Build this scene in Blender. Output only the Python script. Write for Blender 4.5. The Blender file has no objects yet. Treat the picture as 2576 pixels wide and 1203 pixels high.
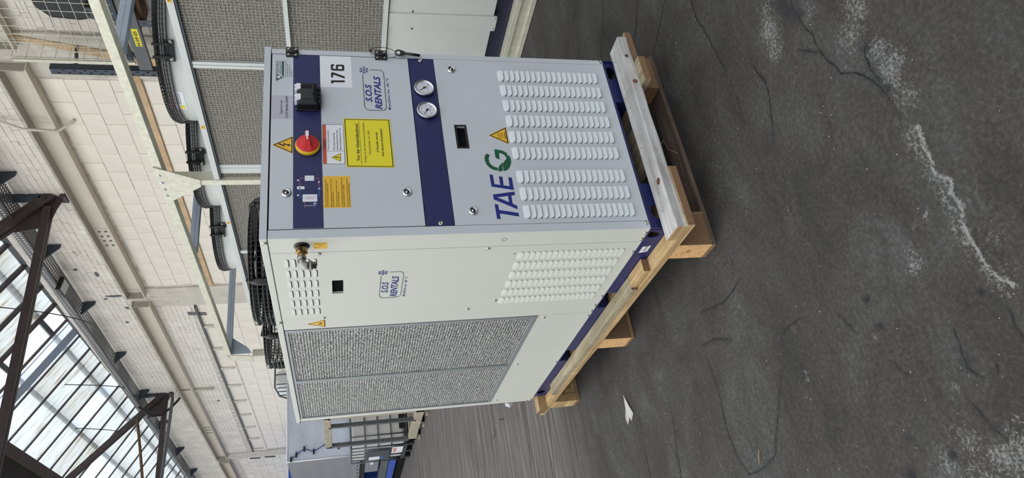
import bpy, bmesh, math, random
import numpy as np
from mathutils import Vector, Matrix
from mathutils.geometry import tessellate_polygon
random.seed(7); rng = np.random.default_rng(7)
PI = math.pi
ZO = 0.259                      # height of the cabinet's underside above the floor
scene = bpy.context.scene
COL = scene.collection

# ------------------------------------------------------------------ camera
cam_d = bpy.data.cameras.new('camera'); cam = bpy.data.objects.new('camera', cam_d); COL.objects.link(cam)
cam_d.sensor_fit = 'HORIZONTAL'; cam_d.sensor_width = 36.0
cam_d.lens = 1747.5757 / 2576 * 36.0; cam_d.clip_start = .02; cam_d.clip_end = 300
r0 = (-0.15265231, -0.19914615, -0.96800728); r1 = (-0.858286, 0.51229659, 0.02995581); r2 = (0.48994124, 0.83539992, -0.24912761)
M = Matrix(((r0[0], -r1[0], -r2[0], -1.17367271), (r0[1], -r1[1], -r2[1], -1.95560441), (r0[2], -r1[2], -r2[2], 1.09986213 + ZO), (0, 0, 0, 1)))
cam.matrix_world = M
scene.camera = cam
# ------------------------------------------------------------------ world: bright overcast sky
w = bpy.data.worlds.new('world'); scene.world = w; w.use_nodes = True
bg = w.node_tree.nodes['Background']; nt_ = w.node_tree
bg.inputs[0].default_value = (.93, .965, 1, 1)
tc_ = nt_.nodes.new('ShaderNodeTexCoord'); sp_ = nt_.nodes.new('ShaderNodeSeparateXYZ'); nt_.links.new(tc_.outputs['Generated'], sp_.inputs[0])
mr_ = nt_.nodes.new('ShaderNodeMapRange'); mr_.inputs[1].default_value = -.12; mr_.inputs[2].default_value = 1.0; mr_.inputs[3].default_value = .62; mr_.inputs[4].default_value = 2.1
nt_.links.new(sp_.outputs[2], mr_.inputs[0]); nt_.links.new(mr_.outputs[0], bg.inputs[1])
# ------------------------------------------------------------------ daylight: roof light over the hall aisle; second lamp is an added fill
def area(name, loc, target, sx, sy, power, col):
    d = bpy.data.lights.new(name, 'AREA'); d.shape = 'RECTANGLE'; d.size = sx; d.size_y = sy; d.energy = power; d.color = col
    o = bpy.data.objects.new(name, d); COL.objects.link(o); o.location = loc
    o.rotation_euler = (Vector(target) - Vector(loc)).to_track_quat('-Z', 'Y').to_euler()
area('roof_daylight', (-4.5, 2.5, 7.5), (1.5, 2.5, .6), 3.0, 12.0, 250, (1, .985, .95))
area('added_left_fill', (-6.0, 9.0, 3.5), (4.0, 8.0, 2.5), 3.0, 8.0, 150, (1, .99, .96))
scene.view_settings.view_transform = 'Standard'; scene.view_settings.look = 'None'
scene.view_settings.gamma = 1.0; scene.view_settings.use_curve_mapping = False
scene.view_settings.exposure = 0.0

# ================================================================== materials
MATS = {}
def s2l(c):
    return tuple((x / 12.92 if x <= .04045 else ((x + .055) / 1.055) ** 2.4) for x in c)
def rgb(r, g, b): return s2l((r / 255, g / 255, b / 255)) + (1,)
def base_mat(name):
    m = bpy.data.materials.new(name); m.use_nodes = True
    return m, m.node_tree, m.node_tree.nodes['Principled BSDF']
def noise(nt, scale, detail=4, rough=.6, stretch=None, dist=0):
    tc = nt.nodes.new('ShaderNodeTexCoord'); n = nt.nodes.new('ShaderNodeTexNoise')
    n.inputs['Scale'].default_value = scale; n.inputs['Detail'].default_value = detail
    n.inputs['Roughness'].default_value = rough; n.inputs['Distortion'].default_value = dist
    mp = nt.nodes.new('ShaderNodeMapping'); nt.links.new(tc.outputs['Object'], mp.inputs[0])
    if stretch: mp.inputs['Scale'].default_value = stretch
    nt.links.new(mp.outputs[0], n.inputs['Vector'])
    return n
def ramp(nt, src, stops):
    r = nt.nodes.new('ShaderNodeValToRGB'); e = r.color_ramp.elements
    while len(e) < len(stops): e.new(.5)
    for el, (p, c) in zip(e, stops): el.position = p; el.color = c if len(c) == 4 else tuple(c) + (1,)
    nt.links.new(src, r.inputs[0]); return r
def bump(nt, src, b, strength, dist):
    n = nt.nodes.new('ShaderNodeBump'); n.inputs['Strength'].default_value = strength; n.inputs['Distance'].default_value = dist
    nt.links.new(src, n.inputs['Height']); nt.links.new(n.outputs[0], b.inputs['Normal']); return n
def mat(name, col, rough=.5, metal=0, var=0, vscale=6, bmp=0, bscale=300, stretch=None, spec=None, bdist=.001):
    if name in MATS: return MATS[name]
    m, nt, b = base_mat(name)
    c = rgb(*col); b.inputs['Base Color'].default_value = c
    b.inputs['Roughness'].default_value = rough; b.inputs['Metallic'].default_value = metal
    if spec is not None: b.inputs['Specular IOR Level'].default_value = spec
    if var:
        n = noise(nt, vscale, 5, .65, stretch)
        lo = tuple(max(0, x * (1 - var)) for x in c[:3]); hi = tuple(min(1, x * (1 + var)) for x in c[:3])
        r = ramp(nt, n.outputs[0], [(.3, lo), (.7, hi)]); nt.links.new(r.outputs[0], b.inputs['Base Color'])
    if bmp:
        n2 = noise(nt, bscale, 3, .5, stretch if var and stretch else None); bump(nt, n2.outputs[0], b, bmp, bdist)
    MATS[name] = m; return m
def wood(name, dark, light, axis, knots=True):
    if name in MATS: return MATS[name]
    m, nt, b = base_mat(name); st = {'X': (1.2, 26, 26), 'Y': (26, 1.2, 26)}[axis]
    n = noise(nt, 1.6, 6, .62, st, .6)
    r = ramp(nt, n.outputs[0], [(.28, rgb(*dark)), (.5, tuple((a + c) / 2 for a, c in zip(rgb(*dark), rgb(*light)))), (.66, rgb(*light))])
    n2 = noise(nt, 9, 4, .6); mx = nt.nodes.new('ShaderNodeMix'); mx.data_type = 'RGBA'; mx.blend_type = 'MULTIPLY'
    r2 = ramp(nt, n2.outputs[0], [(.3, (.72, .68, .62)), (.62, (1, 1, 1))]); mx.inputs[0].default_value = .8
    nt.links.new(r.outputs[0], mx.inputs[6]); nt.links.new(r2.outputs[0], mx.inputs[7]); nt.links.new(mx.outputs[2], b.inputs['Base Color'])
    b.inputs['Roughness'].default_value = .82; b.inputs['Specular IOR Level'].default_value = .25
    bump(nt, n.outputs[0], b, .5, .002); MATS[name] = m; return m
M_grey = mat('powder_coat_shaded', (190, 194, 200), .42, 0, .03, 3, .25, 900, bdist=.0006)  # cooler, darker copy of the cabinet coat; front-face shade put into colour
M_white = mat('powder_coat_lit', (200, 202, 192), .4, 0, .015, 2, .12, 700, bdist=.0004)  # warmer, lighter copy of the cabinet coat; side-face light put into colour
M_blue = mat('powder_coat_blue', (27, 33, 84), .42, 0, .06, 8, .5, 600, bdist=.0012)
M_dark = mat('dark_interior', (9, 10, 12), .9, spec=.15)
M_black = mat('black_plastic', (22, 22, 24), .38)
M_blackm = mat('black_coated_wire', (16, 17, 20), .28)
M_chrome = mat('chrome', (215, 216, 218), .14, 1)
M_steelscrew = mat('screw_steel', (190, 188, 180), .25, 1)
M_brass = mat('brass', (150, 124, 78), .32, 1, .15, 60)
M_steel = mat('cast_stainless', (150, 148, 145), .35, 1, .1, 80)
M_red = mat('red_plastic', (198, 30, 34), .35)
M_yel = mat('yellow_plastic', (222, 176, 28), .4)
M_syel = mat('sticker_yellow', (224, 210, 34), .5)
M_sorg = mat('sticker_amber', (224, 176, 44), .5)
M_swhite = mat('sticker_white', (222, 224, 230), .5)
M_clear = mat('clear_film', (172, 173, 184), .3)
M_sred = mat('sticker_red', (196, 78, 46), .5)
M_ink = mat('black_ink', (14, 14, 16), .6)
M_navy = mat('navy_ink', (22, 36, 118), .5)
M_green = mat('green_ink', (10, 82, 52), .5)
M_dgreen = mat('dark_green_ink', (12, 66, 50), .5)
M_pink = mat('diagram_rose', (176, 104, 132), .5)
M_lblue = mat('diagram_blue', (58, 110, 190), .5)
M_galv = mat('galvanised_steel', (208, 206, 188), .45, .3, .14, 22, .3, 60, bdist=.002)
M_galvb = mat('galvanised_beam', (160, 172, 188), .4, .25, .08, 10)
M_cooler = mat('cooler_sheet', (196, 200, 196), .4, 0, .04, 3)
M_coolblue = mat('cooler_base_blue', (16, 20, 52), .5)
M_alu = mat('aluminium_frame', (150, 156, 158), .4, .5)
M_wire = mat('bright_wire', (186, 182, 168), .5, .2)
M_truss = mat('brown_painted_steel', (62, 50, 50), .5, 0, .3, 12)
M_rack = mat('rack_steel', (92, 96, 98), .5, .3, .1, 8)
M_rackd = mat('rack_dark_paint', (62, 70, 80), .45, .2)
M_rust = mat('rusty_beam', (98, 70, 50), .8, 0, .45, 14)
M_beam = mat('cream_painted_beam', (208, 200, 184), .6, 0, .05, 4)
M_beamd = mat('beam_paint_shaded', (168, 162, 152), .6, 0, .08, 5)  # darker copy of the beam paint; shade under the flange put into colour
M_block = mat('whitewashed_block', (238, 230, 217), .85, 0, .05, 1.3, .3, 60, bdist=.003)
M_brick = mat('whitewashed_brick', (232, 226, 216), .9, 0, .13, 2.2, .6, 40, bdist=.006)
M_mortar = mat('grey_joint', (210, 203, 192), .95, 0, .3, 7)
M_conc = mat('painted_concrete', (206, 200, 188), .85, 0, .12, 3, .5, 25, bdist=.006)
def flecks(m, scale, lo, hi, col):
    nt = m.node_tree; b = nt.nodes['Principled BSDF']; src = b.inputs['Base Color'].links[0].from_socket
    n = noise(nt, scale, 6, .72, None, 1.2); f = ramp(nt, n.outputs[0], [(lo, (0, 0, 0)), (hi, (1, 1, 1))])
    mx = nt.nodes.new('ShaderNodeMix'); mx.data_type = 'RGBA'; mx.inputs[7].default_value = rgb(*col)
    nt.links.new(f.outputs[0], mx.inputs[0]); nt.links.new(src, mx.inputs[6]); nt.links.new(mx.outputs[2], b.inputs['Base Color'])
flecks(M_brick, 5.5, .63, .70, (128, 120, 108)); flecks(M_conc, 4.5, .60, .68, (140, 132, 120)); flecks(M_block, 4.0, .68, .74, (150, 142, 130))
M_wY = wood('pine_along_y', (150, 122, 84), (206, 178, 132), 'Y')
M_wYg = wood('greyed_pine_y', (128, 118, 98), (178, 166, 140), 'Y')
M_wX = wood('pine_along_x', (140, 112, 78), (196, 170, 128), 'X')
M_wXg = wood('weathered_board', (150, 148, 146), (208, 208, 208), 'X')
M_wXd = wood('grimy_runner', (66, 58, 54), (120, 104, 94), 'X')
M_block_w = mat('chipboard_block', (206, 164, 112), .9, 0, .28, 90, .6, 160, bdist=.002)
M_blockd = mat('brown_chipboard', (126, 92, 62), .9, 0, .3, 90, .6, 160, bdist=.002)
M_tarp = mat('grey_tarpaulin', (192, 200, 214), .55, 0, .06, 2, .5, 4, bdist=.03)
M_tarpd = mat('tarpaulin_shaded', (124, 126, 132), .6, 0, .05, 3)  # darker copy of the tarpaulin grey; its unlit side put into colour
M_tblue = mat('blue_tarpaulin', (38, 78, 168), .5, 0, .2, 5, .6, 9, bdist=.02)
M_ibc = mat('white_tank_plastic', (214, 214, 212), .4)
M_cage = mat('cage_steel', (86, 92, 98), .4, .6)
M_rustw = mat('weathered_galvanised', (158, 150, 130), .7, .1, .22, 8)

def filter_mat():
    m, nt, b = base_mat('knitted_metal_filter')
    n = noise(nt, 165, 3, .65, (1, 1, .8), 1.0); n3 = noise(nt, 15, 3, .6, (1, 1.2, .5))
    wv = nt.nodes.new('ShaderNodeTexWave'); wv.wave_type = 'BANDS'; wv.bands_direction = 'Z'
    wv.inputs['Scale'].default_value = 27; wv.inputs['Distortion'].default_value = 2.0; wv.inputs['Detail'].default_value = 2; wv.inputs['Detail Scale'].default_value = 6
    tc = nt.nodes.new('ShaderNodeTexCoord'); nt.links.new(tc.outputs['Object'], wv.inputs[0])
    mx = nt.nodes.new('ShaderNodeMix'); mx.data_type = 'FLOAT'; mx.inputs[0].default_value = .13
    nt.links.new(n.outputs[0], mx.inputs[2]); nt.links.new(wv.outputs[1], mx.inputs[3])
    r = ramp(nt, mx.outputs[0], [(.40, rgb(24, 24, 24)), (.50, rgb(112, 113, 112)), (.60, rgb(224, 224, 220))])
    nt.links.new(r.outputs[0], b.inputs['Base Color']); b.inputs['Metallic'].default_value = .2; b.inputs['Roughness'].default_value = .45
    bump(nt, mx.outputs[0], b, .9, .006); return m
M_filter = filter_mat()
def coil_mat():
    m, nt, b = base_mat('coil_fins')
    v = nt.nodes.new('ShaderNodeTexVoronoi'); v.inputs['Scale'].default_value = 150
    tc = nt.nodes.new('ShaderNodeTexCoord'); nt.links.new(tc.outputs['Object'], v.inputs['Vector'])
    n = noise(nt, 170, 3, .7)
    mx = nt.nodes.new('ShaderNodeMix'); mx.data_type = 'FLOAT'; mx.inputs[0].default_value = .6
    nt.links.new(v.outputs['Distance'], mx.inputs[2]); nt.links.new(n.outputs[0], mx.inputs[3])
    r = ramp(nt, mx.outputs[0], [(.30, rgb(34, 33, 31)), (.47, rgb(98, 96, 90)), (.64, rgb(168, 165, 156))])
    nt.links.new(r.outputs[0], b.inputs['Base Color']); b.inputs['Roughness'].default_value = .6
    bump(nt, mx.outputs[0], b, .8, .01); return m
M_coil = coil_mat()
def floor_mat():
    m, nt, b = base_mat('worn_asphalt_concrete')
    a = nt.nodes.new('ShaderNodeAttribute'); a.attribute_name = 'stain'
    sp = nt.nodes.new('ShaderNodeSeparateColor'); nt.links.new(a.outputs['Color'], sp.inputs[0])
    n1 = noise(nt, 2.3, 9, .68, (1, 1.8, 1), .8); n2 = noise(nt, 80, 6, .8); n3 = noise(nt, 240, 3, .7)
    tc = nt.nodes.new('ShaderNodeTexCoord')
    r1 = ramp(nt, n1.outputs[0], [(.34, rgb(48, 47, 46)), (.47, rgb(62, 59, 56)), (.56, rgb(66, 65, 63)), (.68, rgb(80, 79, 78))])
    r2 = ramp(nt, n2.outputs[0], [(.3, (.5, .5, .5)), (.5, (.92, .92, .92)), (.68, (1.75, 1.75, 1.7))])
    mx = nt.nodes.new('ShaderNodeMix'); mx.data_type = 'RGBA'; mx.blend_type = 'MULTIPLY'; mx.inputs[0].default_value = 1
    nt.links.new(r1.outputs[0], mx.inputs[6]); nt.links.new(r2.outputs[0], mx.inputs[7])
    # pale efflorescence where the attribute says so, broken up by fine noise
    n4 = noise(nt, 115, 4, .85, None, .4)
    ad = nt.nodes.new('ShaderNodeMath'); ad.operation = 'ADD'; nt.links.new(sp.outputs[0], ad.inputs[0]); nt.links.new(n4.outputs[0], ad.inputs[1])
    rr = ramp(nt, ad.outputs[0], [(.74, (0, 0, 0)), (.92, (1, 1, 1))])
    mh = nt.nodes.new('ShaderNodeMath'); mh.operation = 'MULTIPLY'; mh.inputs[1].default_value = .62; nt.links.new(rr.outputs[0], mh.inputs[0])
    mx2 = nt.nodes.new('ShaderNodeMix'); mx2.data_type = 'RGBA'; nt.links.new(mh.outputs[0], mx2.inputs[0])
    nt.links.new(mx.outputs[2], mx2.inputs[6]); mx2.inputs[7].default_value = rgb(168, 168, 167)
    # dark damp / oily marks
    md = nt.nodes.new('ShaderNodeMix'); md.data_type = 'RGBA'; md.inputs[7].default_value = rgb(34, 34, 38)
    nt.links.new(sp.outputs[1], md.inputs[0]); nt.links.new(mx2.outputs[2], md.inputs[6])
    # tiny pale specks
    v = nt.nodes.new('ShaderNodeTexVoronoi'); v.inputs['Scale'].default_value = 34; nt.links.new(tc.outputs['Object'], v.inputs['Vector'])
    rv = ramp(nt, v.outputs['Distance'], [(.05, (1, 1, 1)), (.075, (0, 0, 0))])
    sc_ = nt.nodes.new('ShaderNodeSeparateColor'); nt.links.new(v.outputs['Color'], sc_.inputs[0])
    gt = nt.nodes.new('ShaderNodeMath'); gt.operation = 'GREATER_THAN'; gt.inputs[1].default_value = .86; nt.links.new(sc_.outputs[0], gt.inputs[0])
    ml = nt.nodes.new('ShaderNodeMath'); ml.operation = 'MULTIPLY'; nt.links.new(rv.outputs[0], ml.inputs[0]); nt.links.new(gt.outputs[0], ml.inputs[1])
    ms = nt.nodes.new('ShaderNodeMix'); ms.data_type = 'RGBA'; ms.inputs[7].default_value = rgb(176, 170, 158)
    nt.links.new(ml.outputs[0], ms.inputs[0]); nt.links.new(md.outputs[2], ms.inputs[6])
    # the far half of the slab blends to paler greys with streaks along x
    n5 = noise(nt, 3.0, 6, .7, (.35, 5.5, 1), .4)
    r5 = ramp(nt, n5.outputs[0], [(.35, rgb(70, 66, 65)), (.5, rgb(98, 93, 90)), (.66, rgb(122, 118, 117))])
    mf = nt.nodes.new('ShaderNodeMix'); mf.data_type = 'RGBA'; nt.links.new(ms.outputs[2], mf.inputs[6]); nt.links.new(r5.outputs[0], mf.inputs[7])
    sx = nt.nodes.new('ShaderNodeSeparateXYZ'); nt.links.new(tc.outputs['Object'], sx.inputs[0])
    my = nt.nodes.new('ShaderNodeMapRange'); my.inputs[1].default_value = 1.7; my.inputs[2].default_value = 2.5; nt.links.new(sx.outputs[1], my.inputs[0])
    nt.links.new(my.outputs[0], mf.inputs[0])
    nt.links.new(mf.outputs[2], b.inputs['Base Color'])
    b.inputs['Roughness'].default_value = .72; b.inputs['Specular IOR Level'].default_value = .35
    ax = nt.nodes.new('ShaderNodeMath'); ax.operation = 'MULTIPLY_ADD'; ax.inputs[1].default_value = .5
    nt.links.new(n3.outputs[0], ax.inputs[0]); nt.links.new(n2.outputs[0], ax.inputs[2])
    bump(nt, ax.outputs[0], b, .75, .006); return m
M_floor = floor_mat()
def glass_mat(name, tint, dirt):
    m = bpy.data.materials.new(name); m.use_nodes = True; nt = m.node_tree; nt.nodes.clear()
    out = nt.nodes.new('ShaderNodeOutputMaterial'); tr = nt.nodes.new('ShaderNodeBsdfTranslucent'); df = nt.nodes.new('ShaderNodeBsdfTransparent'); mx = nt.nodes.new('ShaderNodeMixShader')
    n = noise(nt, 1.3, 7, .7, (1.2, 9, 1.2), .3); n2 = noise(nt, 7, 8, .8)
    r = ramp(nt, n.outputs[0], [(.3, rgb(*dirt)), (.46, rgb(*tint)), (.8, (.96, .98, 1))])
    r2 = ramp(nt, n2.outputs[0], [(.27, (.35, .31, .27)), (.37, (1, 1, 1))])
    mm = nt.nodes.new('ShaderNodeMix'); mm.data_type = 'RGBA'; mm.blend_type = 'MULTIPLY'; mm.inputs[0].default_value = .75
    nt.links.new(r.outputs[0], mm.inputs[6]); nt.links.new(r2.outputs[0], mm.inputs[7])
    nt.links.new(mm.outputs[2], tr.inputs[0]); nt.links.new(mm.outputs[2], df.inputs[0]); mx.inputs[0].default_value = .72
    nt.links.new(tr.outputs[0], mx.inputs[1]); nt.links.new(df.outputs[0], mx.inputs[2]); nt.links.new(mx.outputs[0], out.inputs[0]); return m
M_glass = [glass_mat('dirty_wired_glass', (236, 240, 240), (208, 200, 184)), glass_mat('streaked_glass', (228, 230, 228), (190, 172, 142)), glass_mat('cleaner_glass', (244, 248, 252), (226, 230, 230))]
def perf_mat():
    m, nt, b = base_mat('perforated_sheet'); b.inputs['Base Color'].default_value = rgb(112, 112, 114); b.inputs['Metallic'].default_value = .4; b.inputs['Roughness'].default_value = .5
    tc = nt.nodes.new('ShaderNodeTexCoord'); v = nt.nodes.new('ShaderNodeTexVoronoi'); v.inputs['Scale'].default_value = 17; v.inputs['Randomness'].default_value = 0
    nt.links.new(tc.outputs['Object'], v.inputs['Vector'])
    g = nt.nodes.new('ShaderNodeMath'); g.operation = 'GREATER_THAN'; g.inputs[1].default_value = .34; nt.links.new(v.outputs['Distance'], g.inputs[0])
    nt.links.new(g.outputs[0], b.inputs['Alpha']); return m
M_perf = perf_mat()
M_film = mat('gauge_dial', (205, 206, 214), .35)

# ================================================================== geometry helpers
class Fr:                       # a local 2D frame on a face: r right, u up, n outward
    def __init__(s, o, r, u, n): s.o, s.r, s.u, s.n = Vector(o), Vector(r), Vector(u), Vector(n)
    def p(s, a, b, d=0): return s.o + s.r * a + s.u * b + s.n * d
FF = Fr((0, 0, 0), (1, 0, 0), (0, 0, 1), (0, -1, 0))          # front face of the chiller
FS = Fr((0, 0, 0), (0, -1, 0), (0, 0, 1), (-1, 0, 0))         # side face: a = -y
class MB:
    def __init__(s): s.v, s.f, s.mi, s.sm = [], [], [], []
    def add(s, vs, fs, mi=0, smooth=False):
        n = len(s.v); s.v += [Vector(v) for v in vs]; s.f += [[i + n for i in f] for f in fs]; s.mi += [mi] * len(fs); s.sm += [smooth] * len(fs); return s
    def box(s, x0, y0, z0, x1, y1, z1, mi=0):
        v = [(x, y, z) for x in (x0, x1) for y in (y0, y1) for z in (z0, z1)]
        return s.add(v, [(0, 1, 3, 2), (4, 6, 7, 5), (0, 4, 5, 1), (2, 3, 7, 6), (0, 2, 6, 4), (1, 5, 7, 3)], mi)
    def hexa(s, b, t, mi=0):   # 4 bottom, 4 top corners
        return s.add(list(b) + list(t), [(3, 2, 1, 0), (4, 5, 6, 7), (0, 1, 5, 4), (1, 2, 6, 5), (2, 3, 7, 6), (3, 0, 4, 7)], mi)
    def prism(s, fr, loop, d0, d1, mi=0, holes=()):
        loops = [list(loop)] + [list(h) for h in holes]
        flat = [q for l in loops for q in l]
        tris = tessellate_polygon([[Vector((a, b, 0)) for a, b in l] for l in loops])
        n = len(flat)
        vs = [fr.p(a, b, d1) for a, b in flat] + [fr.p(a, b, d0) for a, b in flat]
        fs = [tuple(t) for t in tris] + [tuple(i + n for i in reversed(t)) for t in tris]
        k = 0
        for l in loops:
            m_ = len(l)
            for i in range(m_):
                j = (i + 1) % m_; fs.append((k + i, k + j, k + j + n, k + i + n))
            k += m_
        return s.add(vs, fs, mi)
    def rect(s, fr, a0, b0, a1, b1, d0, d1, mi=0): return s.prism(fr, [(a0, b0), (a1, b0), (a1, b1), (a0, b1)], d0, d1, mi)
    def tube(s, pts, r, n=8, mi=0, caps=True, closed=False):
        P = [Vector(p) for p in pts]; N = len(P); vs = []
        rr = r if isinstance(r, (list, tuple)) else [r] * N
        up = None
        for i in range(N):
            if closed: t = P[(i + 1) % N] - P[i - 1]
            else: t = P[min(i + 1, N - 1)] - P[max(i - 1, 0)]
            t.normalize()
            if up is None or abs(up.dot(t)) > .98: up = Vector((0, 0, 1)) if abs(t.z) < .9 else Vector((1, 0, 0))
            a = t.cross(up).normalized(); b_ = a.cross(t).normalized(); up = b_
            for k in range(n):
                q = 2 * PI * k / n; vs.append(P[i] + (a * math.cos(q) + b_ * math.sin(q)) * rr[i])
        fs = []
        for i in range(N if closed else N - 1):
            j = (i + 1) % N
            for k in range(n):
                l = (k + 1) % n; fs.append((i * n + k, i * n + l, j * n + l, j * n + k))
        if caps and not closed: fs += [tuple(reversed(range(n))), tuple((N - 1) * n + k for k in range(n))]
        return s.add(vs, fs, mi, n > 5)
    def lathe(s, o, ax, prof, n=24, mi=0, smooth=True):   # prof: (radius, height along ax)
        o, ax = Vector(o), Vector(ax).normalized(); a = ax.orthogonal().normalized(); b_ = ax.cross(a); vs = []
        for (r, h) in prof:
            for k in range(n):
                q = 2 * PI * k / n; vs.append(o + ax * h + (a * math.cos(q) + b_ * math.sin(q)) * r)
        fs = [(i * n + k, i * n + (k + 1) % n, (i + 1) * n + (k + 1) % n, (i + 1) * n + k) for i in range(len(prof) - 1) for k in range(n)]
        if prof[0][0] > 1e-5: fs.append(tuple(reversed(range(n))))
        if prof[-1][0] > 1e-5: fs.append(tuple((len(prof) - 1) * n + k for k in range(n)))
        return s.add(vs, fs, mi, smooth)
    def torus(s, o, ax, R, r, n=40, m_=8, mi=0):
        ax = Vector(ax).normalized(); a = ax.orthogonal().normalized(); b_ = ax.cross(a); o = Vector(o)
        return s.tube([o + (a * math.cos(2 * PI * k / n) + b_ * math.sin(2 * PI * k / n)) * R for k in range(n)], r, m_, mi, False, True)
    def mesh(s, name, mats, off=Vector((0, 0, 0))):
        me = bpy.data.meshes.new(name); me.from_pydata([tuple(v - off) for v in s.v], [], s.f); me.validate(clean_customdata=False)
        for m_ in (mats if isinstance(mats, (list, tuple)) else [mats]): me.materials.append(m_)
        if len(me.polygons) == len(s.mi):
            me.polygons.foreach_set('material_index', s.mi); me.polygons.foreach_set('use_smooth', s.sm)
        bm = bmesh.new(); bm.from_mesh(me); bmesh.ops.recalc_face_normals(bm, faces=bm.faces); bm.to_mesh(me); bm.free()
        return me
LOC = {}
def wl(o):
    v = Vector((0, 0, 0))
    while o is not None: v += o.location; o = o.parent
    return v
def build(b, name, mats, parent=None, bevel=0, kind=None, at=None):
    off = wl(parent) if parent else Vector((0, 0, 0))
    loc = Vector((0, 0, 0))
    if at is not None:
        loc = Vector(at) + Vector((0, 0, ZO)) - off; 
    shift = off + loc - Vector((0, 0, ZO))
    me = b.mesh(name, mats, shift)
    o = bpy.data.objects.new(name, me); COL.objects.link(o); o.parent = parent; o.location = loc
    if bevel:
        md = o.modifiers.new('bevel', 'BEVEL'); md.width = bevel; md.segments = 2; md.limit_method = 'ANGLE'; md.angle_limit = .6
    if kind: o['kind'] = kind
    return o
def thing(name, label, cat, loc, group=None, kind=None):
    o = bpy.data.objects.new(name, None); COL.objects.link(o); o.location = Vector(loc) + Vector((0, 0, ZO)); o.empty_display_size = .1
    if kind: o['kind'] = kind
    if label: o['label'] = label
    if cat: o['category'] = cat
    if group: o['group'] = group
    return o
def tag(o, label, cat, group=None):
    o['label'] = label; o['category'] = cat
    if group: o['group'] = group
    return o
def clone(src, dp, parent):      # copy of a mesh object moved by dp, sharing its mesh
    c = src.copy(); COL.objects.link(c); c.parent = parent; c.location = src.location + Vector(dp); return c
def txt2d(s, bold=0, shear=0, spacing=1.0, res=3):
    cu = bpy.data.curves.new('t', 'FONT'); cu.body = s; cu.offset = bold; cu.shear = shear; cu.space_character = spacing; cu.resolution_u = res; cu.size = 1
    o = bpy.data.objects.new('t', cu); COL.objects.link(o)
    me = o.to_mesh(); v = [(q.co.x, q.co.y) for q in me.vertices]; f = [tuple(p.vertices) for p in me.polygons]
    o.to_mesh_clear(); bpy.data.objects.remove(o); bpy.data.curves.remove(cu); return v, f
def text(b, fr, s, a0, b0, a1, b1, d, mi=0, bold=.012, shear=0, spacing=1.0, keep=False):
    """fit the string into the rectangle a0..a1, b0..b1 on a face"""
    v, f = txt2d(s, bold, shear, spacing)
    if not v: return
    xs = [q[0] for q in v]; ys = [q[1] for q in v]; x0, x1, y0, y1 = min(xs), max(xs), min(ys), max(ys)
    sx = (a1 - a0) / max(x1 - x0, 1e-6); sy = (b1 - b0) / max(y1 - y0, 1e-6)
    b.add([fr.p(a0 + (q[0] - x0) * sx, b0 + (q[1] - y0) * sy, d) for q in v], f, mi)
def para(b, fr, lines, a0, b1, width, h, pitch, d, mi=0, bold=.012, align='L', widths=None):
    v_, _ = txt2d('H', 0)
    for i, s in enumerate(lines):
        if not s: continue
        v, f = txt2d(s, bold)
        xs = [q[0] for q in v]; L = max(xs) - min(xs); sc = h / .72; wd = L * sc
        fac = min(1, width / wd) if wd > width else 1
        if widths: fac = widths[i] / wd
        x = a0 if align == 'L' else a0 + (width - wd * fac) / 2
        b.add([fr.p(x + (q[0] - min(xs)) * sc * fac, b1 - i * pitch - h + q[1] * sc, d) for q in v], f, mi)
def oval(ca, cb, ra, rb, n=20, a0=0, a1=2 * PI): return [(ca + ra * math.cos(a0 + (a1 - a0) * k / n), cb + rb * math.sin(a0 + (a1 - a0) * k / n)) for k in range(n)]

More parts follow.
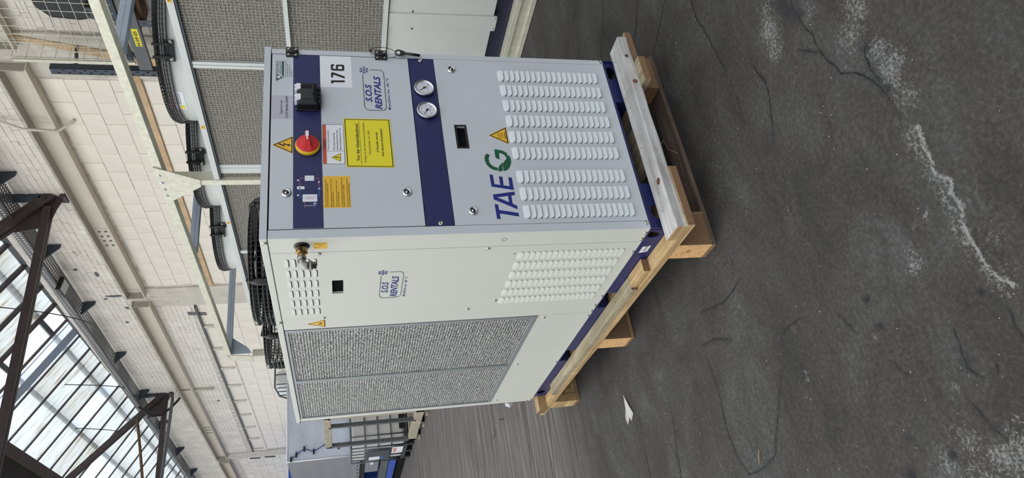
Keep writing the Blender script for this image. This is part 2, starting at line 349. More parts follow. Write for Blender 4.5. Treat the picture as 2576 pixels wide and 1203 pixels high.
# ================================================================== FLOOR
def seg_d(px, py, pts, noise_amp=0):
    d = np.full(px.shape, 9.)
    for (x0, y0), (x1, y1) in zip(pts[:-1], pts[1:]):
        vx, vy = x1 - x0, y1 - y0; t = np.clip(((px - x0) * vx + (py - y0) * vy) / (vx * vx + vy * vy + 1e-9), 0, 1)
        d = np.minimum(d, np.hypot(px - x0 - t * vx, py - y0 - t * vy))
    return d
CR = [[(.36, -.75), (.344, -.741), (.31, -.732), (.283, -.743), (.256, -.738), (.227, -.741), (.185, -.753), (.154, -.748), (.119, -.751), (.074, -.759), (.044, -.772), (.007, -.781), (-.028, -.82), (-.055, -.838), (-.094, -.855), (-.138, -.869), (-.167, -.872), (-.204, -.875), (-.23, -.875)],
      [(.195, -.682), (.163, -.712), (.117, -.75)], [(.339, -.482), (.288, -.492), (.237, -.507), (.192, -.503), (.138, -.482), (.078, -.458), (.061, -.439)],
      [(.009, -.879), (-.019, -.87), (-.058, -.864), (-.102, -.873)], [(-.725, -.729), (-.764, -.725), (-.815, -.713), (-.833, -.726), (-.85, -.744)],
      [(-.883, -.682), (-.922, -.694), (-.955, -.706), (-.98, -.726)], [(-.744, -.875), (-.784, -.871), (-.818, -.872)], [(-.719, -.516), (-.751, -.53), (-.77, -.543)], [(-.828, -.788), (-.855, -.78)],
      [(-.384, .331), (-.506, .318), (-.643, .348), (-.762, .327), (-.825, .287), (-.826, .187), (-.805, .101), (-.745, .056), (-.619, -.044), (-.569, -.076)],
      [(-.399, .725), (-.507, .738), (-.714, .8), (-.9, .86)], [(-.327, .342), (-.343, .24), (-.388, .135)], [(-.499, -.122), (-.48, -.179), (-.485, -.261)], [(-.54, -.406), (-.577, -.425), (-.611, -.44)],
      [(-.213, .283), (-.255, .105), (-.249, .043), (-.229, -.026)],
      [(.5, 3.05), (.343, 3.08), (.2, 3.108), (-.006, 3.12), (-.205, 3.166), (-.6, 3.22), (-1.6, 3.4)], [(.3, 2.45), (.064, 2.484), (-.091, 2.527), (-.328, 2.577), (-.8, 2.66), (-1.6, 2.8)],
      [(-.378, 1.064), (-.531, 1.088), (-.652, 1.106), (-.9, 1.16)], [(-.607, .79), (-.692, .793)], [(.516, 4.684), (.185, 4.95), (-.2, 5.3)], [(.387, 4.387), (.408, 4.158), (.483, 4.256)], [(.49, 3.992), (.451, 3.924), (.408, 3.722)],
      [(1.7, .1), (1.52, .272), (1.387, .365), (1.283, .465)], [(1.3, -.1), (1.2, -.004), (1.118, .064), (1.084, .13)], [(.9, -.34), (.824, -.328), (.735, -.32), (.599, -.343), (.504, -.347), (.429, -.359)], [(.989, -.186), (.924, -.069), (.884, .014)]]
EFF = [(-.279, -.89), (-.329, -.882), (-.368, -.892), (-.405, -.896), (-.429, -.908), (-.456, -.886), (-.497, -.891), (-.539, -.886), (-.584, -.887), (-.62, -.889), (-.655, -.891), (-.692, -.891), (-.718, -.91)]
BLOB = [(.41, -.64, .05, .30), (.35, -.62, .07, .33), (.29, -.6, .06, .30), (.26, -.79, .05, .25), (.11, -.915, .07, .3), (.07, -.86, .07, .28), (-.03, -.915, .05, .3), (-.1, -.915, .06, .32), (-.15, -.91, .05, .28), (-.2, -.917, .05, .26), (-.12, -.81, .04, .16), (.06, -.73, .04, .14),
        (-.478, -.804, .02, .3), (-.464, -.76, .018, .28), (-.492, -.85, .018, .22), (-.51, -.72, .04, .24), (-.545, -.71, .05, .28), (-.558, -.645, .03, .2), (-.607, -.72, .05, .14), (-.57, -.86, .04, .24), (-.6, -.93, .05, .22), (-.68, -.91, .04, .22), (-.645, -.70, .03, .14),
        (-.66, -.497, .014, .34), (-.84, -.67, .018, .3), (-.92, -.6, .05, .22), (-.96, -.63, .06, .28), (-.99, -.55, .06, .28), (-1.02, -.7, .06, .32), (-1.0, -.74, .05, .32), (-.95, -.73, .03, .24), (-.95, -.54, .03, .22), (-1.06, -.62, .08, .3), (-1.1, -.8, .1, .3), (-.95, -.78, .03, .24),
        (-.655, -.172, .012, .34), (-.633, -.184, .01, .34), (-.7, -.157, .008, .4), (-.485, -.2, .02, .22), (-.3, .03, .012, .3)]
DRK = [(.36, -.71, .03, .8), (.32, -.72, .03, .8), (.28, -.735, .03, .7), (.16, -.71, .018, .6), (.002, -.883, .018, .8), (-.06, -.868, .012, .5), (-.1, -.868, .02, .8), (-.14, -.88, .02, .8), (-.17, -.875, .012, .5), (-.55, -.527, .011, 1), (-.631, -.531, .011, 1), (-.684, -.834, .01, .9), (-.696, -.791, .008, .7), (-.972, -.57, .014, 1), (-.904, -.466, .016, .7), (-.985, -.42, .02, .9),
       (-.80, -.725, .025, .5), (-.77, -.722, .018, .4), (-.3, -.75, .06, .25), (-.25, -.7, .05, .3), (.06, -.43, .05, .35), (-.72, -.85, .03, .4), (-.95, -.715, .014, .5)]
def build_floor():
    x0, x1, y0, y1, st = -1.45, 2.1, -1.5, 2.2, .0078
    nx, ny = int((x1 - x0) / st), int((y1 - y0) / st)
    X, Y = np.meshgrid(np.linspace(x0, x1, nx), np.linspace(y0, y1, ny), indexing='ij')
    def vn(fr, seed):
        r = np.random.default_rng(seed); gx, gy = int((x1 - x0) * fr) + 3, int((y1 - y0) * fr) + 3; g = r.random((gx, gy))
        u = (X - x0) * fr; v = (Y - y0) * fr; i = u.astype(int); j = v.astype(int); a = u - i; b = v - j; a = a * a * (3 - 2 * a); b = b * b * (3 - 2 * b)
        return (g[i, j] * (1 - a) * (1 - b) + g[i + 1, j] * a * (1 - b) + g[i, j + 1] * (1 - a) * b + g[i + 1, j + 1] * a * b) - .5
    Z = .006 * vn(3, 1) + .0035 * vn(11, 2) + .002 * vn(30, 3) + .0013 * vn(63, 4)
    wx, wy = X + .03 * vn(20, 5), Y + .03 * vn(20, 6)
    S = .045 * vn(2.2, 8) + .05 * vn(6, 9); D = np.clip(.5 * vn(1.7, 11) + .35 * vn(5, 12), 0, 1) * .55
    for (a, b, r, k) in BLOB:
        r = r * (1.3 if a > -.25 else 1.1); S = np.maximum(S, k * np.exp(-((wx - a) ** 2 + (wy - b) ** 2) / (r * r)))
    S = np.maximum(S, .45 * np.exp(-(seg_d(wx, wy, EFF) / .009) ** 2)); S = np.maximum(S, .26 * np.exp(-(seg_d(wx, wy - .02, EFF) / .03) ** 2))
    for k, c in enumerate(CR): S = np.maximum(S, (.12 if k % 2 else .2) * np.exp(-(seg_d(wx, wy, c) / .012) ** 2))
    for (a, b, r, k) in DRK: D = np.maximum(D, k * np.exp(-(((X + .4 * (wx - X) - a) ** 2 + (Y + .4 * (wy - Y) - b) ** 2) / (r * r)) ** 1.6))
    for k, c in enumerate(CR):
        dd = seg_d(X, Y, c); D = np.maximum(D, .45 * np.exp(-(dd / .007) ** 2)); Z -= .003 * np.exp(-(dd / .006) ** 2)
    for (a, b, r, k) in DRK:
        if k > .85: Z -= .008 * np.exp(-((X - a) ** 2 + (Y - b) ** 2) / (r * r * .7))
    edge = np.clip(np.minimum(np.minimum(X - x0, x1 - X), np.minimum(Y - y0, y1 - Y)) / .15, 0, 1)
    under = np.clip((np.maximum(np.maximum(-.1 - X, X - .95), np.maximum(-.2 - Y, Y - 2.15))) / .05, 0, 1)
    Z = Z * edge
    Z = np.where(under < 1, np.minimum(Z, 0) * under + np.maximum(Z, 0) * under, Z)
    vs = np.stack([X, Y, Z], -1).reshape(-1, 3)
    idx = np.arange(nx * ny).reshape(nx, ny); q = np.stack([idx[:-1, :-1], idx[1:, :-1], idx[1:, 1:], idx[:-1, 1:]], -1).reshape(-1, 4)
    n = len(vs); ex = []
    Rr = [(-9, -9, 14, y0), (-9, y1, 14, 34), (-9, y0, x0, y1), (x1, y0, 14, y1)]; eq = []
    for (a, b, c, d) in Rr: k = n + len(ex); ex += [(a, b, 0), (c, b, 0), (c, d, 0), (a, d, 0)]; eq.append((k, k + 1, k + 2, k + 3))
    V = np.vstack([vs, np.array(ex, float)]); F = np.vstack([q, np.array(eq)])
    me = bpy.data.meshes.new('floor'); me.vertices.add(len(V)); me.vertices.foreach_set('co', V.ravel())
    me.loops.add(F.size); me.loops.foreach_set('vertex_index', F.ravel()); me.polygons.add(len(F))
    me.polygons.foreach_set('loop_start', np.arange(0, F.size, 4)); me.polygons.foreach_set('loop_total', np.full(len(F), 4))
    me.update(calc_edges=True); me.polygons.foreach_set('use_smooth', np.ones(len(F), bool))
    at = me.attributes.new('stain', 'FLOAT_COLOR', 'POINT'); c = np.zeros((len(V), 4)); c[:n, 0] = S.ravel(); c[:n, 1] = D.ravel(); c[:, 3] = 1
    at.data.foreach_set('color', c.ravel()); me.materials.append(M_floor)
    o = bpy.data.objects.new('floor', me); COL.objects.link(o); o['kind'] = 'structure'
    for k, c in enumerate(CR):                      # every crack: a thin dark ragged fissure
        b = MB(); L = []; pts = []
        for (p0, p1) in zip(c[:-1], c[1:]):
            m_ = max(2, int(math.hypot(p1[0] - p0[0], p1[1] - p0[1]) / .012))
            for t in range(m_): pts.append((p0[0] + (p1[0] - p0[0]) * t / m_, p0[1] + (p1[1] - p0[1]) * t / m_))
        pts.append(c[-1]); N = len(pts); vs2 = []
        far = c[0][1] > 2
        for i, (x, y) in enumerate(pts):
            t = Vector((pts[min(i + 1, N - 1)][0] - pts[max(i - 1, 0)][0], pts[min(i + 1, N - 1)][1] - pts[max(i - 1, 0)][1], 0)).normalized(); nn = Vector((-t.y, t.x, 0))
            w_ = (.0045 if far else .0019) * (.4 + 1.2 * random.random()) * min(1, 3 * min(i, N - 1 - i) / N + .1)
            j = (random.random() - .5) * (.004 if far else .005); P = Vector((x, y, -ZO + .0012 + 0)) + nn * j
            if not far:
                ii = min(max(int((P.x - x0) / (x1 - x0) * (nx - 1)), 0), nx - 1); jj = min(max(int((P.y - y0) / (y1 - y0) * (ny - 1)), 0), ny - 1); P.z = -ZO + Z[ii, jj] + .0008
            vs2 += [P + nn * w_, P - nn * w_]
        b.add(vs2, [(2 * i, 2 * i + 1, 2 * i + 3, 2 * i + 2) for i in range(N - 1)]); build(b, 'crack', M_ink, o)
    return o
FLOOR = build_floor()
#PART2
# ================================================================== CHILLER
W, D, H = .8174, 1.9405, 1.3
ch = thing('industrial_chiller', 'light grey chiller cabinet numbered 176 with navy bands, standing on the wooden pallet', 'chiller', (W / 2, D / 2, -.0745))
# --- navy base frame
b = MB()
hole_near = [(-.022, -.006), (-.028, -.03), (-.036, -.048), (-.05, -.056), (-.06, -.05), (-.067, -.036), (-.065, -.018), (-.058, -.006)]
yb = 1.86
sq = lambda y0, y1: [(-y1, -.057), (-y0, -.057), (-y0, -.006), (-y1, -.006)]
b.prism(FS, [(0, 0), (0, -.0745), (-yb, -.0745), (-yb, 0)], -.004, 0, 0, [hole_near, sq(.5212, .664), sq(1.157, 1.3), oval(-1.793, -.03, .028, .024, 14)])
b.box(W - .004, 0, -.0745, W, yb, 0)
for y in (.5212, .664, 1.157, 1.3): b.box(.004, y - .004, -.06, W - .004, y + .004, -.004)
d_left = oval(.085, -.03, .045, .026, 16)
b.prism(FF, [(0, -.0745), (.2, -.0745), (.2, -.006), (0, -.006)], -.012, -.008, 0, [oval(.075, -.045, .03, .02, 16)])
b.prism(FF, [(.6, -.0745), (W, -.0745), (W, -.006), (.6, -.006)], -.012, -.008, 0, [oval(.755, -.028, .035, .021, 16)])
b.box(.001, .0006, -.009, W - .005, .09, -.0002); b.box(.2, .012, -.0745, .204, .3, -.006); b.box(.6, .012, -.0745, .604, .3, -.006)
b.box(.0045, .3, -.0745, W - .0045, .304, -.005); b.box(.0005, .0005, -.004, W, yb - .005, 0); b.box(.0045, yb - .004, -.0745, W - .0045, yb - .0005, -.005)
build(b, 'base_frame', M_blue, ch)
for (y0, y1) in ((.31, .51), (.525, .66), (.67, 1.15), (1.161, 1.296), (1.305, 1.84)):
    b = MB(); b.box(.06, y0, -.072, .78, y1, -.005); build(b, 'underbody_shade_box', M_dark, ch)  # dark boxes added so the fork pockets read as deep shade
# --- dark core and shell
b = MB(); b.box(.01, .012, .002, W - .002, D - .004, H - .001); core = build(b, 'inner_casing', M_dark, ch)
b = MB(); b.box(W - .003, .0, 0, W, D, H); b.box(0, D - .004, 0, W, D, H); build(b, 'rear_casing', M_white, ch)
# --- front corner posts
for (u0, u1) in ((.0, .0310), (.7938, W)):
    b = MB(); b.rect(FF, u0, 0, u1, 1.2975, -.0012, .0004); build(b, 'corner_post', M_grey, ch)
SCREW = None
def screw(fr, a, c, parent, r=.0078, d=0):
    global SCREW
    if SCREW is None or SCREW[0] is not fr and False: pass
    b = MB(); o = fr.p(a, c, d); b.lathe(o, fr.n, [(r, 0), (r, .002), (r * .75, .0042), (r * .42, .0048), (r * .4, .0022), (0, .002)], 14)
    s_ = build(b, 'screw', M_steelscrew, parent, at=o); return s_
def louvre_mesh(fr, w_, h_, d_, dark=.0016, full=True, flat=1.0):
    b = MB(); nu, nv = 14, 7; vs = []; sh = lambda t: max(0, 1 - abs(t) ** 4.5) ** (1 / 4.5)
    for j in range(nv + 1):
        for i in range(nu + 1):
            t = math.sin(PI / 2 * (2 * i / nu - 1)); v = j / nv
            pr = (v ** .75)
            vs.append(fr.p(t * w_ / 2, h_ * (.5 - v) * sh(t), d_ * pr * max(0, 1 - abs(t) ** 6) ** .5 + .0002))
    fs = [(j * (nu + 1) + i, j * (nu + 1) + i + 1, (j + 1) * (nu + 1) + i + 1, (j + 1) * (nu + 1) + i) for j in range(nv) for i in range(nu)]
    b.add(vs, fs, 0, True)
    n_ = 14; lo = []; hi = []
    for i in range(n_ + 1):
        t = math.sin(PI / 2 * (2 * i / n_ - 1)) * .985; y = -h_ * .5 * sh(t); lo.append(fr.p(t * w_ / 2, y - dark * sh(t), .0004)); hi.append(fr.p(t * w_ / 2, y * .86, .0004))
    b.add(lo + hi, [(i, i + 1, n_ + 2 + i, n_ + 1 + i) for i in range(n_)], 1)  # dark strip below each louvre paints the shade of its slot
    return b
# --- doors / panels of the front
b = MB(); b.rect(FF, .0345, .8025, .7905, 1.2955, -.018, .0015); upper = build(b, 'upper_door', M_grey, ch, .0015)
b = MB(); b.rect(FF, .0345, 1.1283, .7905, 1.2220, .0015, .0021); build(b, 'navy_band', M_blue, upper)
b = MB(); b.rect(FF, .033, .7055, .792, .8005, -.018, .0005); band = build(b, 'instrument_band', M_blue, ch, .0015)
b = MB(); hd = [(.3597, .6184), (.4605, .6184), (.4605, .6555), (.3597, .6555)]
b.prism(FF, [(.0325, .002), (.7915, .002), (.7915, .7035), (.0325, .7035)], -.018, .0015, 0, [hd]); lower = build(b, 'lower_panel', M_grey, ch)
b = MB(); b.rect(FF, .3567, .6154, .4635, .6585, .0015, .003); b = MB()
b.prism(FF, [(.356, .615), (.464, .615), (.464, .6595), (.356, .6595)], .0015, .003, 0, [[(.3627, .6214), (.4575, .6214), (.4575, .6525), (.3627, .6525)]])
b.rect(FF, .3627, .6214, .4575, .6525, -.03, -.0285)
b.hexa([FF.p(.3627, .6525, -.002), FF.p(.4575, .6525, -.002), FF.p(.4575, .6525, -.028), FF.p(.3627, .6525, -.028)], [FF.p(.3627, .6525, -.001), FF.p(.4575, .6525, -.001), FF.p(.4575, .635, -.028), FF.p(.3627, .635, -.028)])
build(b, 'recessed_handle', M_black, lower)
LW, LP = .0570, .0216
xs = [.7125, .637, .5612, .4850, .4095, .334, .2290, .1547, .080]
src = build(louvre_mesh(FF, LW, .0204, .0105, .0026), 'louvre', [mat('louvre_grey_lit', (198, 204, 208), .36, 0, .03, 3, .2, 900), M_ink], lower, at=(0, 0, 0)); src.location = Vector((0, 0, 0)) + src.location  # louvres in a lighter grey; overhead light put into their colour
base_loc = src.location.copy(); first = True
for x in xs:
    for k in range(19):
        p = Vector((x, -.0015, .4495 - k * LP))
        o = src if first else clone(src, (0, 0, 0), lower); first = False; o.location = base_loc + p
for (a, c) in [(.807, .011), (.0223, .0116)]: screw(FF, a, c, ch)
for (a, c) in [(.7825, .7546), (.0421, .7511)]: screw(FF, a, c, band, .009, .0005)
def cam_lock(a, c, parent, d):
    b = MB(); o = FF.p(a, c, d); b.lathe(o, (0, -1, 0), [(.0165, 0), (.0165, .003), (.0135, .007), (.0115, .0075), (.0105, .0045), (.0098, .0045), (.0098, .0055), (.004, .0055), (.0035, .0075), (0, .0075)], 24)
    l = build(b, 'quarter_turn_lock', M_chrome, parent)
    b = MB(); b.torus(FF.p(a, c, d + .0052), (0, -1, 0), .0068, .0018, 20, 5); build(b, 'lock_slot', M_ink, l)
cam_lock(.1708, 1.2435, upper, .0015); cam_lock(.1672, .8542, upper, .0015); cam_lock(.7375, .6404, lower, .0015); cam_lock(.0867, .6368, lower, .0015)
# hinges
for (z0, z1) in ((1.204, 1.248), (.881, .926)):
    b = MB(); b.rect(FF, .777, z0, .8245, z1, 0, .006); hg = b.tube([FF.p(.8, z0, .007), FF.p(.8, z1, .007)], .0065, 12)
    hgo = build(b, 'hinge', M_black, ch, .001)
    for a in (.787, .814):
        for z in (z0 + .009, z1 - .009):
            b = MB(); b.lathe(FF.p(a, z, .006), (0, -1, 0), [(.0048, 0), (.0048, .0012), (.0025, .0016), (.002, .0004), (0, .0004)], 14); build(b, 'rivet', M_steelscrew, hgo)
# gauges
def gauge(a, c, ang):
    b = MB(); o = FF.p(a, c, 0); b.lathe(o, (0, -1, 0), [(.036, 0), (.036, .010), (.0375, .013), (.0368, .0165), (.0325, .017), (.031, .012), (0, .012)], 40)
    g = build(b, 'pressure_gauge', M_chrome, ch)
    b = MB(); b.prism(FF, oval(a, c, .0310, .0310, 36), .0125, .013, 0); dl = build(b, 'dial', M_film, g)
    b = MB()
    for k in range(41):
        q = math.radians(-45 + 270 * k / 40); r1_, r2_ = (.0285, .024 if k % 5 == 0 else .0262); tx, tz = math.cos(q), math.sin(q); n_ = Vector((-tz, tx)) * .00028
        b.add([FF.p(a + tx * r1_ + n_.x, c + tz * r1_ + n_.y, .0133), FF.p(a + tx * r1_ - n_.x, c + tz * r1_ - n_.y, .0133), FF.p(a + tx * r2_ - n_.x, c + tz * r2_ - n_.y, .0133), FF.p(a + tx * r2_ + n_.x, c + tz * r2_ + n_.y, .0133)], [(0, 1, 2, 3)])
    for k, s in enumerate(('0', '2', '4', '6', '8', '10')):
        q = math.radians(225 - 54 * k); text(b, FF, s, a + math.cos(q) * .020 - .0018 * len(s), c + math.sin(q) * .020 - .002, a + math.cos(q) * .020 + .0018 * len(s), c + math.sin(q) * .020 + .002, .0133)
    text(b, FF, 'bar', a - .004, c - .013, a + .004, c - .009, .0133)
    build(b, 'scale', M_ink, dl)
    b = MB(); t = Vector((math.cos(ang), math.sin(ang))); n_ = Vector((-t.y, t.x)); pt = lambda u, v: (a + t.x * u + n_.x * v, c + t.y * u + n_.y * v)
    b.prism(FF, [pt(-.009, -.0022), pt(-.003, -.0016), pt(.024, -.0004), pt(.024, .0004), pt(-.003, .0016), pt(-.009, .0022)], .0140, .0146); b.prism(FF, oval(a, c, .0042, .0042, 14), .0138, .0150)
    build(b, 'pointer', M_ink, g)
gauge(.6315, .7544, math.radians(128)); gauge(.5233, .7535, math.radians(148))
# rotary main switch: z axis, red knob tilted handle pointing right(+x)
sa, sc_ = .3615, 1.1745
b = MB(); b.lathe(FF.p(sa, sc_, .002), (0, -1, 0), [(.039, 0), (.0405, .005), (.0405, .011), (.037, .016), (0, .016)], 48); sw = build(b, 'rotary_main_switch', M_yel, ch)
b = MB(); b.lathe(FF.p(sa + .002, sc_, .0155), (0, -1, 0), [(.0370, 0), (.0370, .003), (.034, .006), (0, .0085)], 48)
kn = [(-.031, -.020), (-.014, -.017), (.012, -.0110), (.036, -.0085), (.044, -.006), (.044, .006), (.036, .0085), (.012, .0110), (-.014, .017), (-.031, .020)]
top_ = [(-.028, -.012), (-.013, -.010), (.012, -.0072), (.034, -.006), (.041, -.004), (.041, .004), (.034, .006), (.012, .0072), (-.013, .010), (-.028, .012)]
n_ = len(kn); hts = [.023, .032, .041, .042, .040, .040, .042, .041, .032, .023]
b.add([FF.p(sa + x, sc_ + z, .02) for x, z in kn] + [FF.p(sa + x, sc_ + z, h) for (x, z), h in zip(top_, hts)], [(i, (i + 1) % n_, (i + 1) % n_ + n_, i + n_) for i in range(n_)] + [(n_, n_ + 1, n_ + 8, n_ + 9), (n_ + 1, n_ + 2, n_ + 7, n_ + 8), (n_ + 2, n_ + 3, n_ + 6, n_ + 7), (n_ + 3, n_ + 4, n_ + 5, n_ + 6)])
knob = build(b, 'knob', M_red, sw, .0008)
b = MB(); hh = lambda x: .0335 + (x) * .28
ar = [(.002, -.0022), (.015, -.0022), (.015, -.0052), (.036, -.0052), (.036, .0052), (.015, .0052), (.015, .0022), (.002, .0022)]
b.add([FF.p(sa + x, sc_ + z, (.0392 + (x - .002) * .14 if x < .016 else .0421) + .0008) for x, z in ar], [(0, 1, 6, 7), (2, 3, 4, 5)]); build(b, 'white_arrow', M_swhite, knob)
b = MB(); text(b, FF, 'I', sa - .0385, sc_ + .001, sa - .0375, sc_ + .006, .0150); text(b, FF, 'O', sa - .0395, sc_ - .0075, sa - .0345, sc_ - .002, .0150); 
b.tube([FF.p(sa + .0400 * math.cos(q), sc_ + .0400 * math.sin(q), .0122) for q in [math.radians(130 + 5 * k) for k in range(10)]], .0007, 5); build(b, 'switch_marking', M_ink, sw)
# black flap socket
b = MB(); b.rect(FF, .518, 1.136, .624, 1.212, .002, .010)
lo_ = [(.521, 1.139), (.620, 1.139), (.620, 1.207), (.521, 1.207)]; up_ = [(.531, 1.149), (.608, 1.149), (.608, 1.198), (.531, 1.198)]
b.hexa([FF.p(x, z, .010) for x, z in lo_], [FF.p(x, z, .036) for x, z in lo_]); b.hexa([FF.p(x, z, .036) for x, z in lo_], [FF.p(x, z, .045) for x, z in up_])
soc = build(b, 'flap_socket', M_black, ch, .002)
b = MB(); b.rect(FF, .538, 1.156, .582, 1.192, .045, .0465); b.rect(FF, .562, 1.151, .580, 1.160, .0465, .048)
for k in range(6): b.rect(FF, .587 + k * .003, 1.156, .5885 + k * .003, 1.192, .045, .0462)
build(b, 'flap_cover', M_blackm, soc, .0006)
for xc in (.5480, .5960):
    b = MB(); b.rect(FF, xc - .012, 1.194, xc + .012, 1.2090, .036, .0475); b.rect(FF, xc - .012, 1.2075, xc - .007, 1.2160, .014, .042); b.rect(FF, xc + .007, 1.2075, xc + .012, 1.2160, .014, .042); b.rect(FF, xc - .012, 1.2125, xc + .012, 1.2165, .012, .018); build(b, 'latch', M_swhite, soc, .0012)
b = MB()
for k in range(4): b.lathe(FF.p(.536 + k * .020, 1.134, .022), (1, 0, 0), [(.0065, 0), (.0065, .012), (.003, .014)], 12)
b.tube([FF.p(.53, 1.131, .020), FF.p(.612, 1.131, .020)], .0045, 8); build(b, 'flap_hinge', M_black, soc)
# --- stickers on the front
def sticker(name, fr, a0, b0, a1, b1, m_, d, parent=None, lift=.0004, label=None):
    b = MB(); b.rect(fr, a0, b0, a1, b1, d, d + lift); o = build(b, name, m_, parent or ch); 
    if label: o['label'] = label
    return o
dU = .0015
s176 = sticker('number_sticker', FF, .6335, 1.0149, .7895, 1.1288, M_swhite, dU, label='white sticker with the number 176')
b = MB(); D1, D2 = .0019, .0023
b.prism(FF, [(.6529, 1.0905), (.6674, 1.0903), (.6685, 1.0417), (.6594, 1.0419), (.6587, 1.0815), (.6531, 1.0823)], D1, D2)
b.prism(FF, [(.6820, 1.0898), (.7065, 1.0892), (.7068, 1.0809), (.6880, 1.0410), (.6779, 1.0412), (.6960, 1.0820), (.6822, 1.0827)], D1, D2)
b.prism(FF, [(.7225, 1.0898), (.7420, 1.0896), (.7475, 1.0860), (.7480, 1.0775), (.7395, 1.0775), (.7385, 1.0820), (.7270, 1.0822), (.7248, 1.0800), (.7242, 1.0715), (.7400, 1.0718), (.7465, 1.0680), (.7470, 1.0455), (.7420, 1.0413), (.7210, 1.0413), (.7155, 1.0455), (.7160, 1.0850)], D1, D2, 0, [[(.7245, 1.0640), (.7380, 1.0640), (.7385, 1.0495), (.7240, 1.0495)]])
build(b, 'lettering', M_ink, s176)
def tri_sticker(fr, ca, b0, w_, h_, d, kind, parent=None, base=M_sorg):
    b = MB(); b.prism(fr, [(ca - w_ / 2, b0), (ca + w_ / 2, b0), (ca, b0 + h_)], d, d + .0004); t = build(b, 'hazard_triangle', base, parent or ch)
    b = MB(); f1, f2 = .93, .79; cy = b0 + h_ / 3
    P = lambda f: [(ca + (x - ca) * f, cy + (y - cy) * f) for x, y in [(ca - w_ / 2, b0), (ca + w_ / 2, b0), (ca, b0 + h_)]]
    b.prism(fr, P(f1), d + .0004, d + .0007, 0, [P(f2)])
    if kind == 'bolt':
        q = lambda x, y: (ca + x * w_, cy + y * h_)
        b.prism(fr, [q(.03, .36), q(-.10, .05), q(.03, .09), q(-.04, -.12), q(.02, -.11), q(.11, .16), q(-.01, .11), q(.10, .34)], d + .0004, d + .0007)
        b.prism(fr, [q(-.03, -.25), q(-.08, -.08), q(.06, -.12)], d + .0004, d + .0007)
    elif kind == 'heat':
        for k in (-1, 0, 1): b.tube([fr.p(ca + k * .10 * w_ + .02 * w_ * math.sin(i * 1.25), cy - .12 * h_ + i * .036 * h_, d + .0005) for i in range(10)], .0008, 5)
        b.rect(fr, ca - .19 * w_, cy - .23 * h_, ca + .19 * w_, cy - .195 * h_, d + .0004, d + .0007)
    else:
        q = lambda x, y: (ca + x * w_, cy + y * h_); b.prism(fr, [q(-.11, -.05), q(.05, -.17), q(.13, -.12), q(-.01, .06)], d + .0004, d + .0007)
    build(b, 'triangle_symbol', M_ink, t); return t
tri_sticker(FF, .3689, 1.2229, .0755, .067, dU, 'bolt'); tri_sticker(FF, .4163, .4648, .0817, .0717, dU, 'heat')
st = sticker('clear_owner_label', FF, .4835, 1.222, .5905, 1.2955, M_clear, dU)
b = MB(); text(b, FF, 'Eigentum der', .5057, 1.2555, .5692, 1.2665, .0021, bold=.006); text(b, FF, 'S.O.S Rentals GmbH', .4882, 1.2395, .5865, 1.2490, .0021, bold=.014); build(b, 'lettering', M_ink, st)
# performance certificate
b = MB(); b.prism(FF, [(.6575, 1.2818), (.7560, 1.2818), (.7560, 1.2478), (.679, 1.2478)], dU, dU + .0003); eu = build(b, 'certificate_sticker', M_grey, ch)
b = MB(); b.prism(FF, [(.6575, 1.2818), (.7560, 1.2818), (.7560, 1.2478), (.679, 1.2478)], .0018, .0020, 0, [[(.660, 1.2808), (.755, 1.2808), (.755, 1.2488), (.6795, 1.2488)]])
b.prism(FF, [(.661, 1.2795), (.6935, 1.2795), (.677, 1.258)], .0018, .002, 0, []); b.rect(FF, .694, 1.2545, .7535, 1.2615, .0018, .002); b.prism(FF, [(.677, 1.2545), (.694, 1.2545), (.694, 1.2615), (.686, 1.2615), (.683, 1.258)], .0018, .002)
text(b, FF, 'EUROVENT', .696, 1.2752, .753, 1.2796, .002, bold=.03); text(b, FF, 'CERTIFIED', .694, 1.2695, .753, 1.2738, .002, bold=0); text(b, FF, 'PERFORMANCE', .692, 1.2635, .753, 1.2680, .002, bold=.01)
ml = ['Check ongoing validity of certificate', 'www.eurovent-certification.com', 'www.certiflash.com']
para(b, FF, ml, .679, 1.2440, .072, .0032, .0070, .002, bold=.01); build(b, 'lettering', M_dgreen, eu)
b = MB(); text(b, FF, 'e', .671, 1.266, .684, 1.278, .0022, bold=.03); build(b, 'white_letter', M_swhite, eu)
# warning sticker (capacitors)
ws = sticker('capacitor_warning_sticker', FF, .2880, 1.0530, .4600, 1.1250, M_swhite, dU)
b = MB(); b.rect(FF, .2895, 1.1128, .4585, 1.1240, .0019, .0021); build(b, 'red_header', M_sred, ws)
b = MB(); text(b, FF, 'WARNING', .3500, 1.1150, .3930, 1.1215, .0023, bold=.03)
b.prism(FF, [(.2880, 1.0530), (.4600, 1.0530), (.4600, 1.1250), (.2880, 1.1250)], .0019, .0021, 0, [[(.2892, 1.0542), (.4588, 1.0542), (.4588, 1.1238), (.2892, 1.1238)]])
b.rect(FF, .3420, 1.0542, .3428, 1.1128, .0019, .0021)
text(b, FF, 'The fans contain capacitors.', .3460, 1.1030, .4360, 1.1090, .0021, bold=.012)
para(b, FF, ['Wait at least 3 minutes after', 'disconnecting the power supply', 'before accessing the power circuit.'], .3460, 1.0905, .1080, .0058, .0105, .0021, bold=.012, widths=[.078, .089, .100]); build(b, 'lettering', M_ink, ws)
tri_sticker(FF, .3155, 1.0665, .037, .032, .0019, 'bolt', ws, M_syel)
